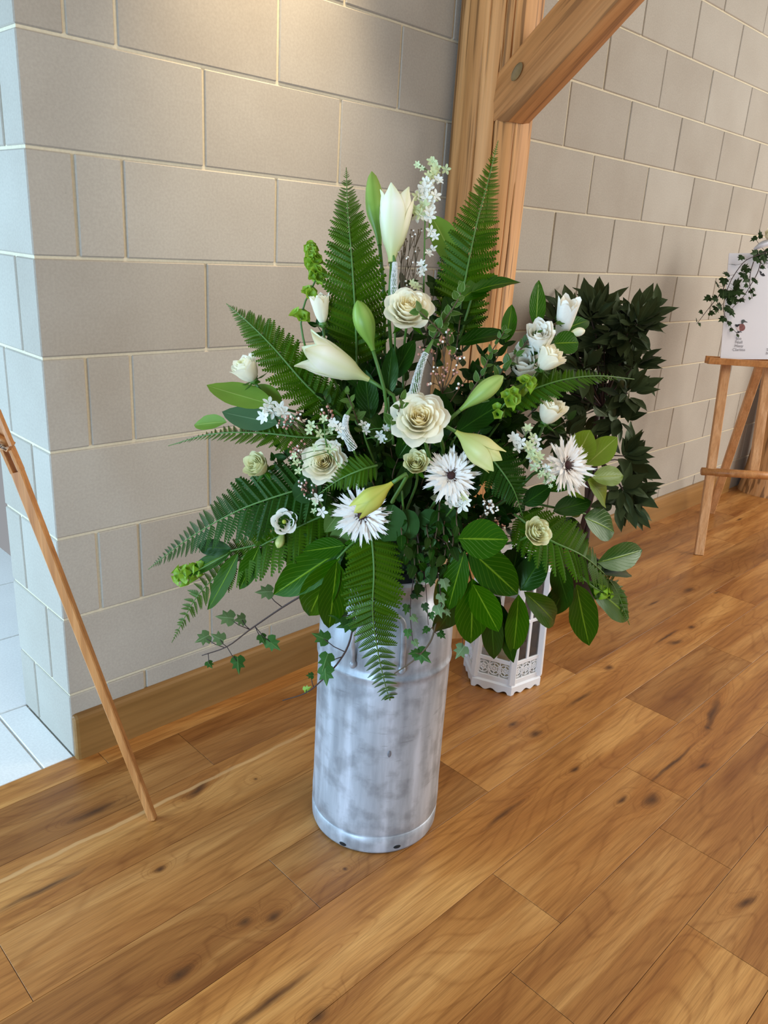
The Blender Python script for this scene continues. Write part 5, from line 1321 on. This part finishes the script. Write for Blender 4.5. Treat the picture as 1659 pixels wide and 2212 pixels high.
# board
BL = at(1556, 776, dr + .138); BT = at(1575, 547, dr + .205)
up_ = (BT - BL); bh = up_.length; up_.normalize(); bw = .62
nb = up_.cross(ER).normalized()
if nb.dot(MT) < 0: nb = -nb
ori = BL + Vector((0, 0, 0))
exb = (ER - up_ * ER.dot(up_)).normalized()
bd = mkroot('welcome_board', ori, 'white seating plan board with a duck picture, on the right-hand easel', 'board')
def Bp(x, y, z=0.0): return ori + exb * x + up_ * y + nb * z
q = [Bp(0, 0, 0), Bp(bw, 0, 0), Bp(bw, bh, 0), Bp(0, bh, 0)]
world_obj('panel', q + [p - nb * .005 for p in q], [(0, 1, 2, 3), (7, 6, 5, 4), (0, 4, 5, 1), (1, 5, 6, 2), (2, 6, 7, 3), (3, 7, 4, 0)], M['board'], bd)
def onboard(u, v):
    r = ray(u, v); n = nb; t = (ori - CAM).dot(n) / r.dot(n); p = CAM + r * t - ori
    return p.dot(exb), p.dot(up_)
def flat(name, pts, mat, z=.0012):
    v = [Bp(*onboard(u, w_), z) for u, w_ in pts]
    n = len(v); v += [p - nb * .0008 for p in v]
    world_obj(name, v, [tuple(range(n)), tuple(range(2 * n - 1, n - 1, -1))] + [(i, n + i, n + (i + 1) % n, (i + 1) % n) for i in range(n)], mat, bd)
D = lambda x, y: (1560 + x / 16.76, 670 + y / 16.76)
flat('duck_flank', [D(*a) for a in [(490, 610), (560, 590), (640, 560), (660, 720), (620, 780), (570, 740), (520, 690)]], M['duck_breast'], .0010)
flat('duck_body', [D(*a) for a in [(560, 520), (680, 495), (760, 500), (810, 550), (832, 620), (815, 700), (760, 745), (690, 760), (630, 745), (615, 650), (620, 570)]], M['duck_body'], .0013)
flat('duck_tail', [D(*a) for a in [(480, 505), (530, 520), (640, 500), (600, 570), (545, 615), (490, 595), (465, 550)]], M['ink_dark'], .0015)
flat('duck_head', [D(*a) for a in [(700, 495), (685, 420), (700, 365), (750, 338), (800, 345), (828, 385), (915, 435), (905, 450), (830, 435), (775, 450), (755, 495)]], M['duck_head'], .0016)
flat('duck_foot', [D(*a) for a in [(500, 812), (570, 775), (550, 740), (590, 765), (670, 765), (715, 808), (640, 795), (600, 830)]], M['ink_dark'], .0016)
def text(body, u, v, size, mat, name='lettering', align='CENTER', shear=0.0, rot=0.0):
    cu = bpy.data.curves.new('t', 'FONT'); cu.body = body; cu.align_x = align; cu.size = size; cu.extrude = .0004; cu.shear = shear; cu.resolution_u = 3
    o = bpy.data.objects.new('t', cu); COL.objects.link(o)
    bpy.context.view_layer.update()
    me = bpy.data.meshes.new_from_object(o.evaluated_get(bpy.context.evaluated_depsgraph_get())); bpy.data.objects.remove(o)
    me.name = name; me.materials.clear(); me.materials.append(mat)
    x, y = onboard(u, v); ca, sa = math.cos(rot), math.sin(rot); X = exb * ca + up_ * sa; Y = up_ * ca - exb * sa; pp = Bp(x, y, .0012)
    link_mesh(name, me, bd, None, Matrix(((X.x, Y.x, nb.x, pp.x), (X.y, Y.y, nb.y, pp.y), (X.z, Y.z, nb.z, pp.z), (0, 0, 0, 1))))
for body, v_ in (('Jon', 734), ('Niall', 742), ('Missy', 750), ('Clarissa', 758)): text(body, 1596, v_, .019, M['ink'])
text('Mr & Mrs', 1644, 578, .05, M['ink'], align='LEFT', shear=.4)
text('Sue', 1662, 758, .019, M['ink'])
text('Ned', 1662, 766, .019, M['ink'])
m_ = [(1640, 584), (1646, 588), (1644, 592), (1649, 590), (1653, 596), (1648, 597), (1643, 594)]
flat('leaf_print', m_, M['ink_dark'])

# ---- garland on the board: ivy, rose and ribbon
dg = dr + .14
def gt(label, pts, leaves, **k):
    return trail(label, [(u, v, dg + d) for u, v, d in pts], leaves, mat='ivy_dark', dome_=False, r=.0022, name='ivy_garland', cat='ivy', **k)
gt('thick ivy garland sweeping down the left edge of the board', [(1668, 540, .04), (1640, 550, .02), (1612, 562, 0), (1594, 582, 0), (1578, 608, 0), (1568, 636, 0), (1562, 668, 0), (1575, 700, 0), (1597, 726, 0)],
   [(.02, 0, 4, 26), (.05, -8, 6, 26), (.10, 4, 8, 26), (.14, -6, -4, 24), (.18, 6, 6, 24), (.24, -14, -4, 18), (.30, -22, 2, 20), (.36, 10, 0, 22), (.40, 16, 8, 24), (.44, -16, -2, 18), (.48, -18, 6, 22), (.52, 14, 2, 28), (.55, 20, 10, 30), (.58, -10, 10, 24), (.62, 10, 6, 26), (.66, 16, 6, 28), (.70, -8, 6, 22), (.72, 12, 8, 26), (.76, 18, 6, 22), (.80, -4, 8, 20), (.86, 4, 4, 14), (.93, -2, 3, 10), (.99, 0, 2, 9)])
gt('thin ivy shoot reaching left of the board, lowest tip over the wall', [(1568, 610, 0), (1558, 632, 0), (1540, 655, 0), (1524, 675, 0), (1505, 700, 0)],
   [(.1, -14, -4, 22), (.25, 8, 4, 24), (.4, -18, -2, 20), (.55, 10, 8, 22), (.62, 4, 12, 16), (.8, -6, -6, 12), (.95, -4, -4, 10), (.97, 4, 4, 10), (.3, -10, 8, 18), (.15, 12, 10, 22)])
gt('thin ivy shoot hanging over the board beside the script lettering', [(1644, 565, -.01), (1636, 590, -.01), (1622, 615, -.01), (1605, 642, -.01), (1582, 665, -.01)],
   [(.1, 6, 2, 12), (.3, -6, 8, 12), (.42, 6, 2, 11), (.5, -10, 2, 12), (.62, 8, 2, 12), (.75, -4, 6, 18), (.9, -6, -8, 22)])
gt('thin ivy tendril hanging straight down over the board', [(1628, 565, -.01), (1621, 590, -.01), (1620, 620, -.01), (1625, 645, -.01)],
   [(.2, -10, 4, 20), (.4, -8, 8, 18), (.7, 8, 2, 10), (.95, 5, -4, 9), (.98, -5, 2, 8)])
c = at(1660, 512, dg)
def far_rose():
    R = px(c, 15); ax = vdir(-.2, .3, 1); rt = mkroot('rose', c, 'white rose above the ribbon at the top of the easel', 'rose')
    for li in range(5):
        n, r_, h, sp, cu = ROSE[li]
        me = petal_mesh(('far', li), r_, h, sp, cu, .02, M['rose'], .05)
        for k in range(n): link_mesh('petal', me, rt, None, basis(c, ax, R / .6, 2 * PI * k / n + li))
far_rose()
lv = mkroot('ivy_garland', at(1655, 545, dg), 'two upright ivy leaves beside the white rose on the easel', 'ivy')
MB().tube([at(1655, 545, dg), at(1640, 528, dg), at(1630, 512, dg)], .001, 5).build('stem', M['stem_dark'], lv)
for a, b, w_ in (((1634, 512), (1619, 522), 12), ((1644, 514), (1641, 494), 12)):
    A = at(a[0], a[1], dg); leaf(lv, A, at(b[0], b[1], dg), px(A, w_), vdir(0, .2, 1), 'ivy', M['ivy_dark'])
pts = [at(1628, 538, dg - .02), at(1640, 531, dg - .03), at(1655, 525, dg - .03), at(1675, 520, dg - .02)]
C = catmull(pts, 14); v = []
for i, p in enumerate(C):
    hw = px(p, 2 + 5.5 * math.sin(min(1, i / 8) * PI / 2)); v += [p + MU * hw, p - MU * hw, p - MU * hw * .9 - MT * .001, p + MU * hw * .9 - MT * .001]
f = [(i * 4 + k, i * 4 + (k + 1) % 4, i * 4 + 4 + (k + 1) % 4, i * 4 + 4 + k) for i in range(14) for k in range(4)]
rb = world_obj('ribbon', v, f, M['ribbon'], None, True); tag(rb, 'white satin ribbon tying the ivy garland to the easel', 'ribbon')
